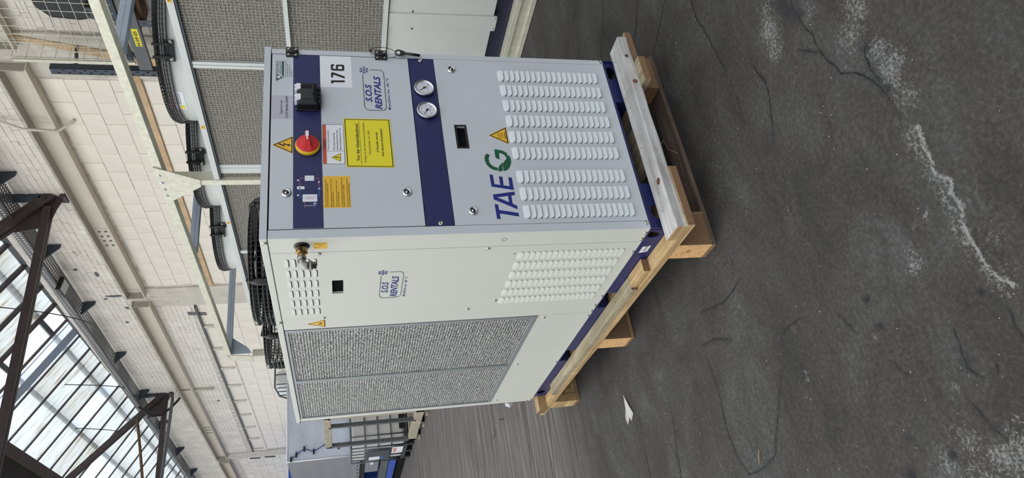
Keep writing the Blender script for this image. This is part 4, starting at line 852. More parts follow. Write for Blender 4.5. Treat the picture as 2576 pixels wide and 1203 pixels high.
b = MB(); b.hexa([(XW - .016, 4.0, 4.30), (XW - .016, 4.06, 4.30), (XW - .016, 4.45, 2.9), (XW - .016, 4.30, 2.9)], [(XW - .045, 4.0, 4.30), (XW - .045, 4.06, 4.30), (XW - .045, 4.45, 2.9), (XW - .045, 4.30, 2.9)]); build(b, 'tan_strip', M_tan, wall)
for k in range(10):
    y = 10.62 + .02 + k * 1.16 - .3
    if y < 10.6: continue
    b = MB(); b.box(XW - .05, y, 3.29 + sl(y) * .5, XW, y + .11, 3.60 + sl(y) * .5); build(b, 'niche_rib', M_conc, wall, .006)
b = MB(); b.hexa([(XW - .06, 10.62, 3.60), (XW, 10.62, 3.60), (XW, 21.1, 3.69), (XW - .06, 21.1, 3.69)], [(XW - .06, 10.62, 3.64), (XW, 10.62, 3.64), (XW, 21.1, 3.73), (XW - .06, 21.1, 3.73)]); build(b, 'niche_lintel', M_rack, wall)
b = MB(); b.box(XW - .012, 10.62, 3.30, XW + .001, 21.1, 3.68); build(b, 'niche_back', M_block, wall)
# pipes and marks on the wall
b = MB(); b.tube([(XW - .04, 5.34, 5.9), (XW - .04, 5.36, 4.9), (XW - .17, 5.37, 4.6), (XW - .17, 5.40, 4.25), (XW - .03, 5.41, 4.12), (XW - .03, 5.36, 4.08)], .018, 8); build(b, 'conduit', M_beam, wall)
b = MB(); b.tube([(XW - .05, 15.1, 4.78), (XW - .05, 15.1, 3.95)], .03, 8); build(b, 'conduit', M_beam, wall)
for (y, z) in ((21.9, 3.9), (21.9, 3.45), (10.9, 3.8)):
    for k in range(3):
        b = MB(); b.tube([(XW - .02, y + .05 * k, z), (XW - .02, y + .05 * k + .05, z - .32)], .008, 5); build(b, 'rebar_end', M_rack, wall)
b = MB()
for (y, z, w_, h_) in [(9.3, 4.9, .18, .05), (10.1, 4.85, .06, .25), (10.6, 4.75, .12, .04), (10.2, 5.0, .05, .04), (9.1, 5.15, .05, .05), (11.2, 4.9, .07, .05), (15.5, 5.0, .06, .06), (16.1, 4.0, .1, .05)]:
    b.prism(FWl, [(-y + w_ * math.cos(q) * random.uniform(.3, .7), z + h_ * math.sin(q) * random.uniform(.4, .9)) for q in np.linspace(0, 6, 9)], .0155, .017)
build(b, 'broken_patches', M_rack, wall, kind='stuff')
# crane beam on the wall, one per bay
def beam_bay(y0, y1):
    t = thing('wall_beam', None, None, (XW, (y0 + y1) / 2, 4.4)); t.parent = wall; t.location = t.location - Vector((0, 0, 0)); t.location = Vector((XW, (y0 + y1) / 2, 4.4 + ZO)) 
    s0, s1 = sl(y0), sl(y1)
    def strip(xa, za, xb, zb_, m_, nm):
        b = MB(); b.hexa([(xa, y0, za + s0), (xb, y0, za + s0), (xb, y1, za + s1), (xa, y1, za + s1)], [(xa, y0, zb_ + s0), (xb, y0, zb_ + s0), (xb, y1, zb_ + s1), (xa, y1, zb_ + s1)]); return build(b, nm, m_, t)
    strip(XW - .15, 4.535, XW, 4.552, M_beamd, 'upper_flange'); strip(XW - .02, 4.27, XW, 4.535, M_beam, 'web'); strip(XW - .15, 4.252, XW, 4.270, M_beam, 'lower_flange')
    for y in (y0 + .02, y1 - .03):
        b = MB(); b.box(XW - .145, y, 4.27 + sl(y), XW, y + .012, 4.535 + sl(y)); build(b, 'stiffener', M_beamd, t)
    return t
for (y0, y1) in ((-2, 4.15), (4.40, 10.0), (10.30, 21.35), (21.7, 33)): bt = beam_bay(y0, y1)
def rivets(y, zc, ny, nz, py, pz, parent):
    for i in range(ny):
        for j in range(nz):
            b = MB(); b.lathe((XW - .02, y + i * py, zc + j * pz + sl(y)), (-1, 0, 0), [(.02, 0), (.02, .012), (.012, .016), (0, .016)], 8); build(b, 'rivet', M_rack, parent)
bb = MB(); bb.box(XW - .026, 7.85, 4.275 + .015, XW - .019, 8.42, 4.53 + .015); build(bb, 'splice_plate', M_beam, wall)
rivets(7.93, 4.31, 4, 3, .135, .085, wall)
rivets(18.2, 4.31, 3, 4, .25, .055, wall)

# ================================================================== glazed roof slope
GS = .637
def gz(x): return 5.85 + GS * (5 - x)
nrm = Vector((GS, 0, 1)).normalized()
roof = thing('ceiling_glazing', None, None, (4.2, 14, gz(4.2)), kind='structure')
ms_ = [8.28 + .7 * k for k in range(-3, 25)]
ms_ = [6.2, 6.9, 7.6, 8.28, 8.94, 9.66, 10.32, 11.0, 11.72, 12.36, 13.09, 13.8, 14.52, 15.26, 16.0, 16.78, 17.47, 18.2, 18.98, 19.75, 20.51, 21.26, 22.01, 22.76, 23.5, 24.25, 25.0]
def slab(y0, y1, xa, xb, d0, d1, name, m_, parent=roof):
    b = MB(); P = lambda x, y, d: Vector((x, y, gz(x))) + nrm * d
    b.hexa([P(xa, y0, d0), P(xb, y0, d0), P(xb, y1, d0), P(xa, y1, d0)], [P(xa, y0, d1), P(xb, y0, d1), P(xb, y1, d1), P(xa, y1, d1)]); return build(b, name, m_, parent)
for i, y in enumerate(ms_): 
    wd = .028 if y < 11 else .015
    slab(y - wd, y + wd, 3.2, 5.25, -.05 if y < 11 else -.018, .02, 'glazing_bar', M_truss)
for i in range(len(ms_) - 1):
    y0, y1 = ms_[i] + .02, ms_[i + 1] - .02
    if abs(y0 - 10.34) < .05: continue                       # this light is open to the sky
    if abs(y0 - 11.02) < .05:
        slab(11.02, 11.36, 3.2, 5.2, 0, .006, 'roof_pane', M_glass[2]); slab(11.12, 11.135, 3.2, 5.2, -.01, .0, 'lead_strip', M_galvb); slab(11.36, 11.62, 3.2, 5.2, -.004, .003, 'sash_rail', M_galvb); slab(11.62, 11.70, 3.2, 5.2, 0, .006, 'roof_pane', M_glass[2]); continue
    for (xa, xb) in ((3.2, 4.02), (4.0, 4.77), (4.75, 5.2)):
        slab(y0, y1, xa, xb, .0 + .004 * (xa > 3.5) , .006 + .004 * (xa > 3.5), 'roof_pane', M_glass[random.choice((0, 0, 1, 2))])
for x in (4.75, 4.0): slab(5.5, 25, x - .035, x + .035, .09, .16, 'purlin', M_rack)
slab(-2, 34, 1.2, 3.2, .0, .10, 'dark_roof_deck', mat('tarred_boarding', (30, 26, 24), .85, 0, .3, 4)); slab(-2, 34, 3.10, 3.26, -.16, .02, 'ridge_beam', M_truss)
slab(-2, 6.2, 3.2, 5.3, 0, .08, 'dark_roof_deck', MATS['tarred_boarding'])
b = MB(); b.box(XW, -2, 5.70, XW + .35, 34, 5.86); build(b, 'eaves_board', M_rack, roof)
# perforated cable tray under the eaves
def tz(y): return 5.30 + .03 * (y - 7.8)
tray = thing('cable_tray', 'perforated grey metal tray running under the roof glazing along the brick wall', 'cable tray', (4.85, 14, 5.5))
def lng(xa, za, xb, zb_, y0, y1, nm, m_, parent=tray):
    b = MB(); n = 6; vs = []
    for k in range(n + 1):
        y = y0 + (y1 - y0) * k / n; t_ = tz(y); vs += [(xa, y, t_ + za), (xb, y, t_ + za), (xb, y, t_ + zb_), (xa, y, t_ + zb_)]
    b.add(vs, [(4 * i_ + k, 4 * i_ + (k + 1) % 4, 4 * i_ + 4 + (k + 1) % 4, 4 * i_ + 4 + k) for i_ in range(n) for k in range(4)] + [(3, 2, 1, 0), tuple(4 * n + k for k in range(4))]); return build(b, nm, m_, parent)
lng(4.66, .0, 4.663, .115, 5.6, 26, 'perforated_side', M_perf); lng(4.70, 0, 4.97, .003, 5.6, 26, 'perforated_floor', M_perf); lng(4.665, -.012, 4.70, .012, 5.6, 26, 'edge_angle', M_rackd)
b = MB(); b.tube([(4.60, 5.8, tz(5.8) - .05), (4.60, 7.5, tz(7.5) - .06), (4.62, 9.0, tz(9) - .05)], .014, 6); build(b, 'stay_rod', M_truss, tray)
for y in (6.43, 8.3, 10.27, 12.6, 14.9, 17.3, 19.9, 22.5):
    b = MB(); t_ = tz(y); b.prism(Fr((0, y, 0), (1, 0, 0), (0, 0, 1), (0, -1, 0)), [(4.985, t_ - .20), (4.985, t_ - .002), (4.74, t_ - .002), (4.93, t_ - .19)], -.012, .012); build(b, 'wall_bracket', M_rackd, tray)
fl_ = thing('floodlight', 'small black square floodlight hung beneath the cable tray on the wall', 'lamp', (4.55, 8.95, 5.30))
b = MB(); b.hexa([(4.50, 8.85, 5.24), (4.72, 8.85, 5.20), (4.72, 9.12, 5.20), (4.50, 9.12, 5.24)], [(4.52, 8.85, 5.30), (4.74, 8.85, 5.26), (4.74, 9.12, 5.26), (4.52, 9.12, 5.30)]); build(b, 'lamp_body', M_black, fl_)
b = MB(); b.hexa([(4.525, 8.875, 5.238), (4.70, 8.875, 5.202), (4.70, 9.095, 5.202), (4.525, 9.095, 5.238)], [(4.525, 8.875, 5.240), (4.70, 8.875, 5.2035), (4.70, 9.095, 5.2035), (4.525, 9.095, 5.240)]); b.v = [v + Vector((0, 0, -.004)) for v in b.v]; build(b, 'reflector', M_cooler, fl_)
b = MB(); b.lathe((4.72, 9.0, 5.27), (0, 1, 0), [(.05, 0), (.05, .04), (0, .04)], 12); build(b, 'swivel', M_black, fl_)
# trusses
def truss(y, zc, dzc, pitch_top=2.75, hose=False):
    s_ = 'near' if y < 10 else 'far'
    t = thing('roof_truss', ('dark brown steel roof truss nearer the open roof light, meeting the brick wall' if y < 10 else 'dark brown steel roof truss farther down the hall, with black hose and pipe beside it'), 'truss', (4.6, y, zc), 'roof trusses')
    b = MB(); x1 = pitch_top; zt_ = zc + .03 + (4.985 - x1); nn = Vector((1, 0, 1)).normalized()
    for dy in (-.075, .012):
        A, B_ = Vector((4.985, y + dy, zc + .03)), Vector((x1, y + dy, zt_)); e = .075 if y < 10 else .055
        b.hexa([A - nn * e, A - nn * e + Vector((0, .063, 0)), A + nn * e + Vector((0, .063, 0)), A + nn * e], [B_ - nn * e, B_ - nn * e + Vector((0, .063, 0)), B_ + nn * e + Vector((0, .063, 0)), B_ + nn * e])
    build(b, 'rafter', M_truss, t)
    b = MB(); b.box(-3, y - .06, zc + dzc - .05, 4.80, y - .008, zc + dzc + .045); b.box(-3, y + .008, zc + dzc - .05, 4.80, y + .06, zc + dzc + .045); build(b, 'bottom_chord', M_truss, t)
    b = MB(); b.prism(Fr((0, y, 0), (1, 0, 0), (0, 0, 1), (0, -1, 0)), [(4.99, zc - .13), (4.99, zc + .16), (4.86, zc + .26), (4.42, zc + dzc + .35), (4.50, zc + dzc - .04), (4.80, zc - .06)], -.006, .006); g_ = build(b, 'gusset', M_truss, t)
    b = MB(); b.box(4.93, y - .07, zc - .16, 4.995, y + .07, zc - .08); build(b, 'bearing_plate', M_truss, t)
    for (x, z) in ((4.93, zc + .09), (4.80, zc + .10), (4.72, zc + dzc), (4.62, zc + dzc)):
        b = MB(); b.lathe((x, y - .076, z), (0, -1, 0), [(.018, 0), (.016, .01), (0, .014)], 8); build(b, 'rivet', M_truss, t)
    return t
t1 = truss(7.015, 4.80, .05); t2 = truss(15.28, 5.04, .0)
b = MB(); b.box(4.93, 6.94, 4.95, 4.995, 7.06, 5.62); tag(build(b, 'wall_post', M_rackd), 'short dark post standing on the wall plate under the tray', 'post')
b = MB(); b.box(4.93, 15.2, 5.2, 4.995, 15.32, 5.75); tag(build(b, 'wall_post', M_rackd), 'short dark post farther down the wall beside the second truss', 'post')
b = MB(); b.tube([(4.86, 14.98, 4.90), (4.80, 14.98, 4.83), (4.70, 14.98, 4.82), (2.96, 14.98, 4.90), (-1, 14.98, 5.05)], .035, 8); tag(build(b, 'drain_pipe', M_rack), 'grey drain pipe with elbow running just in front of the farther truss', 'pipe')
b = MB(); b.tube([(4.30, 14.9, 5.50), (3.6, 14.9, 5.37), (3.0, 14.9, 5.27), (-1, 14.9, 4.7)], .03, 8); tag(build(b, 'tie_rod', M_rust), 'thin rusty rod slanting under the roof glazing', 'rod')
b = MB(); b.tube([(4.52, 14.7, 5.45), (4.36, 14.95, 5.22), (4.42, 15.1, 5.05), (4.62, 15.3, 4.93), (4.85, 15.5, 4.83), (4.96, 15.6, 4.80)], .028, 8); tag(build(b, 'black_hose', M_black), 'black hose drooping from the cable tray across the farther truss', 'hose')
for i, (p0, p1, lab) in enumerate((((4.72, 10.6, 5.30), (3.9, 7.9, 6.3), 'thin black wire sagging across the open roof light'), ((4.75, 14.2, 5.6), (4.3, 12.4, 6.2), 'thin black wire sagging across the panes above the brackets'), ((4.3, 16.0, 6.1), (3.9, 13.9, 6.4), 'thin black wire sagging across the far roof panes'))):
    b = MB(); P0, P1 = Vector(p0), Vector(p1); b.tube([P0.lerp(P1, k / 12) - Vector((0, 0, .30 * math.sin(PI * k / 12))) for k in range(13)], .008, 4); tag(build(b, 'wire', M_ink), lab, 'wire')
b = MB(); b.box(-9, 34, FLZ, 5.3, 34.3, 9.5); build(b, 'wall_back', M_conc, kind='structure')

# ================================================================== galvanised steel frame around the cooler
FX = 2.42
fr_ = thing('galvanised_frame', 'tall galvanised steel transport frame with bolted gussets around the large cooler', 'steel frame', (3.2, 3.1, FLZ))
for x0, x1 in ((FX, FX + .09), (FX + 1.75, FX + 1.84)):
    b = MB(); b.box(x0, -.85, 2.395, x1, 6.87, 2.458); build(b, 'top_rail', M_galv, fr_, .003)
for (y0, y1) in ((1.695, 1.76), (4.345, 4.41), (6.80, 6.865)):
    b = MB(); b.box(FX + .088, y0, 2.385, FX + 1.76, y1, 2.457); b.box(FX + .088, y0 - .003, 2.418, FX + 1.76, y0, 2.424); build(b, 'cross_beam', M_galvb, fr_, .002)
for yc in (-.80, 3.10, 6.98):
    for x0 in (FX, FX + 1.75):
        b = MB(); b.box(x0, yc - .03, FLZ + .10, x0 + .095, yc + .034, 2.40 if yc < 6 else 2.15); build(b, 'post', M_galv, fr_, .002)
    b = MB(); q = -yc
    if yc < 6: pl = [(q - .262, 2.452), (q - .262, 2.42), (q - .045, 2.147), (q + .048, 2.140), (q + .225, 2.455)]
    else: pl = [(q - .13, 2.147), (q + .06, 2.16), (q + .125, 2.39), (q + .118, 2.462), (q - .02, 2.46)]
    F2 = Fr((FX, 0, 0), (0, -1, 0), (0, 0, 1), (-1, 0, 0)); b.prism(F2, pl, .001, .010); gp = build(b, 'gusset_plate', M_galv, fr_, .001)
    for dy in ((-.115, -.017, .08, .165) if yc < 6 else (-.09,)):
        b = MB(); b.lathe((FX - .010, yc + dy, 2.43), (-1, 0, 0), [(.015, 0), (.015, .004), (.0105, .005), (.0105, .012), (0, .012)], 6, smooth=False); build(b, 'bolt', M_chrome, gp)
b = MB(); b.prism(Fr((0, 6.86, 0), (1, 0, 0), (0, 0, 1), (0, 1, 0)), [(FX + .01, 2.44), (FX + .24, 2.40), (FX + .09, 2.20), (FX + .01, 2.15)], 0, .01); build(b, 'gusset_plate', M_galvb, fr_)
for x0 in (FX - .005, FX + 1.70):
    b = MB(); b.box(x0, -.85, -.1385, x0 + .14, 7.0, -.1225); b.box(x0 + .012, -.85, -.222, x0 + .02, 7.0, -.1385); b.box(x0, -.85, -.255, x0 + .14, 7.0, -.222); b.box(x0 - .0, -.85, -.158, x0 + .012, 7.0, -.1385)
    build(b, 'bottom_rail', M_galv, fr_, .0015)

# ================================================================== large dry cooler
co = thing('dry_cooler', 'large light grey air cooler with mesh-covered coil and three top fans', 'cooler', (3.2, 3.1, -.12))
CX0, CX1, CY0, CY1 = 2.46, 3.95, -.5, 5.45
b = MB(); b.box(CX0 + .03, CY0, -.12, CX1, CY1, .0); build(b, 'base_beam', M_coolblue, co)
b = MB(); b.box(CX0 + .05, CY0 + .02, 0, CX1 - .02, CY1 - .02, 1.98); build(b, 'inner_casing', M_dark, co)
F3 = Fr((CX0, 0, 0), (0, -1, 0), (0, 0, 1), (-1, 0, 0))
for (y0, y1) in ((-.5, 1.248), (1.362, 2.9), (2.99, 4.2), (4.25, 5.45)):
    hs = [oval(-1.2317, .546, .009, .009, 10)] if y0 < 0 else ([oval(-1.3788, .54, .009, .009, 10)] if y0 < 2 else [])
    b = MB(); b.prism(F3, [(-y1, .0), (-y0, .0), (-y0, .700), (-y1, .700)], -.01, .004, 0, hs); build(b, 'lower_panel', M_cooler, co)
b = MB(); b.prism(F3, [(-1.362, -.0205), (-1.355, -.0275), (-1.240, -.0275), (-1.233, -.0205), (-1.248, .700), (-1.362, .700)], 0, .010); sm = build(b, 'seam_cover', M_cooler, co, .001)
for (y, z) in ((1.25, -.014), (1.342, -.014)):
    b = MB(); b.lathe((CX0 - .010, y, z), (-1, 0, 0), [(.007, 0), (.006, .003), (0, .004)], 10); build(b, 'rivet', M_steelscrew, sm)
b = MB(); b.rect(F3, -CY1, .707, -CY0, .732, -.02, .02); b.rect(F3, -CY1, .733, -CY0, .738, -.02, .012); build(b, 'coil_bottom_rail', M_cooler, co)
b = MB(); b.box(CX0 - .03, CY0, 1.992, CX1, CY1 + .1, 2.035); build(b, 'top_rim', M_cooler, co, .002); b = MB(); b.box(CX0 - .022, CY0, 1.978, CX0, CY1, 1.990); build(b, 'rim_lip', M_rackd, co)
for (y0, y1) in ((-.5, .62), (.70, 1.735), (1.795, 2.90), (3.02, 4.27), (4.33, 5.45)):
    for (z0, z1) in ((.738, 1.335), (1.365, 1.978)):
        b = MB(); b.rect(F3, -y1, z0, -y0, z1, -.02, -.004); cp_ = build(b, 'coil', M_coil, co)
        b = MB(); p_ = .0236
        for k in range(int((y1 - y0) / p_) + 1): y = y0 + k * p_; b.rect(F3, -y - .0006, z0, -y + .0006, z1, .004, .0052)
        for k in range(int((z1 - z0) / p_) + 1): z = z0 + k * p_; b.rect(F3, -y1, z - .0007, -y0, z + .0007, .0052, .0064)
        build(b, 'guard_mesh', M_wire, cp_, kind='stuff')
b = MB(); b.rect(F3, -CY1, 1.335, -CY0, 1.362, -.02, .022); build(b, 'coil_middle_rail', M_cooler, co)
for (y0, y1) in ((.62, .70), (1.737, 1.763), (1.768, 1.795), (2.905, 2.945), (2.95, 3.02), (4.275, 4.325), (5.40, 5.45)):
    b = MB(); b.rect(F3, -y1, .735, -y0, 1.985, -.02, .020 if y0 < 2.9 or y0 > 4 else .004); build(b, 'coil_stile', M_cooler, co, .001)
FC = Fr((CX0 - .0305, 0, 0), (0, -1, 0), (0, 0, 1), (-1, 0, 0))
def arrow_label(y):
    b = MB(); b.rect(FC, -y - .020, 2.002, -y + .020, 2.026, 0, .0006); l = build(b, 'arrow_label', M_sorg, co)
    b = MB(); b.tube([FC.p(-y, 2.006, .001), FC.p(-y, 2.022, .001)], .0012, 4); b.tube([FC.p(-y - .008, 2.016, .001), FC.p(-y, 2.023, .001), FC.p(-y + .008, 2.016, .001)], .0012, 4); build(b, 'arrow', M_ink, l)
for y in (1.217, 2.402, 3.741): arrow_label(y)
def cooler_fan(cy, ang, sticker_=False):
    cx, R, z0 = 3.2, .6, 2.035
    b = MB(); b.lathe((cx, cy, z0), (0, 0, 1), [(R + .012, 0), (R + .004, .010), (R, .02), (R, .200), (R - .01, .205), (R - .02, .195), (R - .02, .02)], 96); fn = build(b, 'fan_shroud', M_cooler, co)
    b = MB(); b.box(cx - .05, cy - .05, z0, cx + .05, cy + .05, z0 + .06)
    for k in range(5):
        q = 2 * PI * k / 5; P = lambda r, t, z: (cx + r * math.cos(q + t), cy + r * math.sin(q + t), z0 + z); b.add([P(.08, -.3, .05), P(R - .05, -.25, .03), P(R - .04, .3, .09), P(.08, .4, .1)], [(0, 1, 2, 3)])
    b.lathe((cx, cy, z0), (0, 0, 1), [(.12, 0), (.12, .15), (.08, .17), (0, .17)], 24); build(b, 'fan_rotor', M_black, fn)
    b = MB()
    for z, r_ in ((.150, R + .014), (.172, R + .019), (.188, R + .021), (.204, R + .022), (.220, R + .018), (.236, R + .010)): b.torus((cx, cy, z0 + z), (0, 0, 1), r_, .0045, 72, 6)
    for r_ in np.arange(.12, R, .032): b.torus((cx, cy, z0 + .235 + .03 * (1 - r_ / R)), (0, 0, 1), float(r_), .003, 56, 4)
    for k in range(110):
        q = 2 * PI * k / 110; c, s = math.cos(q), math.sin(q); b.tube([(cx + c * (R + .018), cy + s * (R + .018), z0 + .16), (cx + c * (R + .022), cy + s * (R + .022), z0 + .20), (cx + c * (R + .004), cy + s * (R + .004), z0 + .238), (cx + c * .12, cy + s * .12, z0 + .265)], .0028, 4)
    build(b, 'guard_basket', M_blackm, fn)
    for a_ in (ang,):
        q = math.radians(a_); n_ = Vector((math.cos(q), math.sin(q), 0)); t_ = Vector((-n_.y, n_.x, 0)); FQ = Fr(Vector((cx, cy, z0)) + n_ * R, t_, (0, 0, 1), n_)
        b = MB(); b.rect(FQ, -.075, .108, .075, .170, 0, .012); b.rect(FQ, -.052, .13, -.036, .245, .01, .05); b.rect(FQ, .036, .13, .052, .245, .01, .05); cl = build(b, 'guard_clamp', M_black, fn, .001)
        for sx_ in (-.058, .058):
            b = MB(); b.lathe(FQ.p(sx_, .132, .012), n_, [(.015, 0), (.015, .003), (.010, .004), (.010, .010), (0, .010)], 8); build(b, 'bolt', M_steelscrew, cl)
        b = MB()
        if ang < -130 and cy > 3:
            for j in (0, 1): b.tube([FQ.p(.02 + j * .02, .12, .01), FQ.p(.05 + j * .02, .07, .02), FQ.p(.07 + j * .02, .02, .025), FQ.p(.075 + j * .02, -.0, .02)], .005, 6)
            build(b, 'motor_cable', M_black, fn)
    if sticker_:
        q0, q1 = math.radians(-171), math.radians(170.5 - 360); 
        def sheet(u0, u1, v0, v1, d, m_, nm, par):
            b = MB(); n = 6; vs = []
            for k in range(n + 1):
                q = q0 + (q1 - q0) * (u0 + (u1 - u0) * k / n)
                for v in (v0, v1): vs.append((cx + (R + d) * math.cos(q), cy + (R + d) * math.sin(q), v))
            b.add(vs, [(2 * k, 2 * k + 1, 2 * k + 3, 2 * k + 2) for k in range(n)]); return build(b, nm, m_, par)
        s_ = sheet(0, 1, 2.135, 2.225, .0012, M_swhite, 'warning_sticker', fn)
        sheet(.02, .98, 2.207, 2.222, .0018, M_sred, 'red_header', s_)
        for v in (2.196, 2.182, 2.172, 2.162): sheet(.06, .66, v, v + .003, .0018, M_ink, 'text_line', s_)
        sheet(.72, .94, 2.145, 2.175, .0018, M_syel, 'hazard_triangle', s_)
cooler_fan(2.31, -141, True); cooler_fan(3.53, -141); cooler_fan(4.76, -139)

# ================================================================== storage rack by the wall
rk = thing('storage_rack', 'perforated grey storage rack upright with load beams behind the steel frame', 'rack', (4.62, 3.6, FLZ))
b = MB(); Fy = Fr((4.60, 0, 0), (0, -1, 0), (0, 0, 1), (-1, 0, 0)); slots = [oval(-4.143 + (.018 if k % 2 else -.018), 2.72 + .05 * k, .0085, .016, 8) for k in range(23)]
b.prism(Fy, [(-4.185, FLZ), (-4.10, FLZ), (-4.10, 3.895), (-4.185, 3.895)], -.003, 0, 0, slots); b.box(4.60, 4.10, FLZ, 4.67, 4.104, 3.895); b.box(4.60, 4.181, FLZ, 4.67, 4.185, 3.895); build(b, 'upright', M_rackd, rk)
b = MB(); Fz = Fr((4.60, 0, 0), (0, -1, 0), (0, 0, 1), (-1, 0, 0)); b.prism(Fz, [(-3.48, FLZ), (-3.40, FLZ), (-3.40, 2.95), (-3.48, 2.95)], -.003, 0, 0, [oval(-3.44, 2.60 + .05 * k, .008, .015, 8) for k in range(6)]); build(b, 'upright', M_rackd, rk)
for (z0, z1, y0, y1, m_, x0) in ((2.905, 3.035, .8, 4.08, M_rack, 4.585), (2.66, 2.76, .8, 3.45, M_rack, 4.585), (3.09, 3.19, .8, 4.05, M_rackd, 4.65)):
    b = MB(); b.box(x0, y0, z0, x0 + .05, y1, z1); bm_ = build(b, 'load_beam', m_, rk, .004)
    if m_ is M_rack and z0 > 2.8:
        Fb = Fr((x0, 0, 0), (0, -1, 0), (0, 0, 1), (-1, 0, 0)); b2 = MB(); b2.rect(Fb, -3.735, 2.93, -3.50, 2.99, 0, .0008); lb = build(b2, 'yellow_label', M_syel, bm_)
        b2 = MB(); text(b2, Fb, 'N·09·05', -3.728, 2.943, -3.53, 2.978, .0014, bold=.02); build(b2, 'lettering', M_ink, lb)
b = MB(); b.tube([(4.62, 4.14, 3.66), (4.96, 4.14, 3.70)], .018, 6); build(b, 'brace', M_rackd, rk); b = MB(); b.tube([(4.62, 4.14, 2.95), (4.95, 4.14, 3.2)], .018, 6); build(b, 'brace', M_rackd, rk)
for k in range(3):
    b = MB(); b.box(4.66, 2.2, 2.96 - .1 * k, 4.97, 3.72 - .2 * k, 3.0 - .1 * k); tag(build(b, 'timber', M_rust), ['topmost', 'middle', 'lowest'][k] + ' of three rough brown timbers stacked in the storage rack', 'timber', 'timbers in the rack')
mg = thing('wire_guard', 'galvanised wire mesh guard panel fixed above the storage rack beams', 'mesh guard', (4.58, 3.0, 3.1))
for k in range(19):
    b = MB(); y = 2.05 + .105 * k; b.tube([(4.58, y, 3.10), (4.58, y, 4.5)], .0032, 5); build(b, 'wire_upright', M_galv, mg)
for k in range(14):
    b = MB(); z = 3.12 + .105 * k; b.tube([(4.576, 2.0, z), (4.576, 3.97, z)], .0032, 5); build(b, 'wire_crosspiece', M_galv, mg)
for k in range(5):
    b = MB(); x = 4.62 + .08 * k; b.tube([(x, 3.965, 3.12), (x, 3.965, 4.3)], .003, 5); build(b, 'wire_upright', M_galv, mg)
for k in range(9):
    b = MB(); z = 3.15 + .13 * k; b.tube([(4.58, 3.965, z), (4.98, 3.965, z)], .003, 5); build(b, 'wire_crosspiece', M_galv, mg)
b = MB(); b.box(4.57, 3.955, 3.05, 4.60, 3.985, 4.17); build(b, 'edge_bar', M_galv, mg)
bl_ = thing('blower', 'black blower unit with ribbed hose on the rack behind the wire guard', 'blower', (4.8, 3.1, 3.2))
b = MB(); b.prism(Fr((4.68, 0, 0), (0, -1, 0), (0, 0, 1), (-1, 0, 0)), [(-3.48, 3.30), (-3.52, 3.45), (-3.50, 3.70), (-3.38, 3.80), (-2.2, 3.84), (-2.2, 3.25), (-3.3, 3.24)], -.26, 0); build(b, 'housing', M_black, bl_, .03)
b = MB(); P = [Vector((4.66, 2.9, 3.22)), Vector((4.64, 3.3, 3.24)), Vector((4.64, 3.6, 3.22)), Vector((4.66, 3.86, 3.16))]; pts = []
for i in range(3): pts += [P[i].lerp(P[i + 1], t / 14) for t in range(14)]
b.tube(pts, [.055 if k % 2 else .044 for k in range(len(pts))], 12); build(b, 'ribbed_hose', M_blackm, bl_)
b = MB(); b.lathe((4.64, 3.35, 3.30), (-1, 0, .2), [(.07, 0), (.07, .03), (.05, .05), (.05, .01)], 20); build(b, 'outlet_collar', M_rack, bl_)

# ================================================================== stillage, liquid tank and covered trailer down the hall
sg = thing('steel_stillage', 'empty rusty galvanised stillage frame standing before the caged white tank', 'stillage', (2.2, 9.5, FLZ))
SX0, SX1, SY0, SY1 = 2.02, 2.95, 8.62, 10.33
b = MB(); b.box(SX0, SY0, -.19, SX0 + .10, SY1, -.06); b.box(SX1 - .1, SY0, -.19, SX1, SY1, -.06); build(b, 'base_beam', M_rustw, sg, .004)
for y in (SY0, SY1 - .09):
    b = MB(); b.box(SX0, y, -.19, SX1, y + .09, -.08); build(b, 'base_beam', M_rustw, sg, .004)
for k, (x, y) in enumerate(((SX0, SY0), (SX0, 9.12), (SX0, SY1 - .09), (SX1 - .08, SY0), (SX1 - .08, SY1 - .09))):
    w_ = .09 if k != 1 else .06
    b = MB(); b.box(x, y, -.10, x + .06, y + w_, 1.26); build(b, 'post', M_rack if k in (1, 2) else M_rustw, sg, .003)
b = MB(); b.box(SX0, SY0, 1.22, SX0 + .07, SY1, 1.33); b.box(SX1 - .07, SY0, 1.22, SX1, SY1, 1.33); build(b, 'top_rail', M_rustw, sg, .004); b = MB(); b.box(SX0, SY0, 1.24, SX1, SY0 + .06, 1.32); b.box(SX0, SY1 - .06, 1.24, SX1, SY1, 1.32); build(b, 'top_rail', M_rustw, sg, .004)
for y in (8.75, 9.36, 10.1):
    b = MB(); b.box(SX0 + .03, y, FLZ, SX0 + .13, y + .12, -.19); build(b, 'foot', M_rack, sg); b = MB(); b.box(SX0 - .02, y, FLZ + .002, SX0 + .2, y + .14, FLZ + .03); build(b, 'foot_plate', M_rustw, sg)
ib = thing('caged_liquid_tank', 'white plastic liquid tank in a grey tube cage behind the stillage', 'tank', (2.7, 11.8, FLZ))
IX0, IX1, IY0, IY1 = 2.21, 3.25, 11.25, 12.36
b = MB(); b.box(IX0 + .03, IY0 + .03, -.09, IX1 - .03, IY1 - .03, .88); build(b, 'tank_body', M_ibc, ib, .05)
b = MB()
for k in range(5):
    z = [-.08, .16, .40, .64, .885][k]; b.tube([(IX0, IY0, z), (IX1, IY0, z), (IX1, IY1, z), (IX0, IY1, z)], .012, 6, closed=True, caps=False)
for k in range(6): x = IX0 + (IX1 - IX0) * k / 5; b.tube([(x, IY0 - .005, -.1), (x, IY0 - .005, .90)], .012, 6)
for k in range(6): y = IY0 + (IY1 - IY0) * k / 5; b.tube([(IX0 - .005, y, -.1), (IX0 - .005, y, .90)], .012, 6)
build(b, 'tube_cage', M_cage, ib)
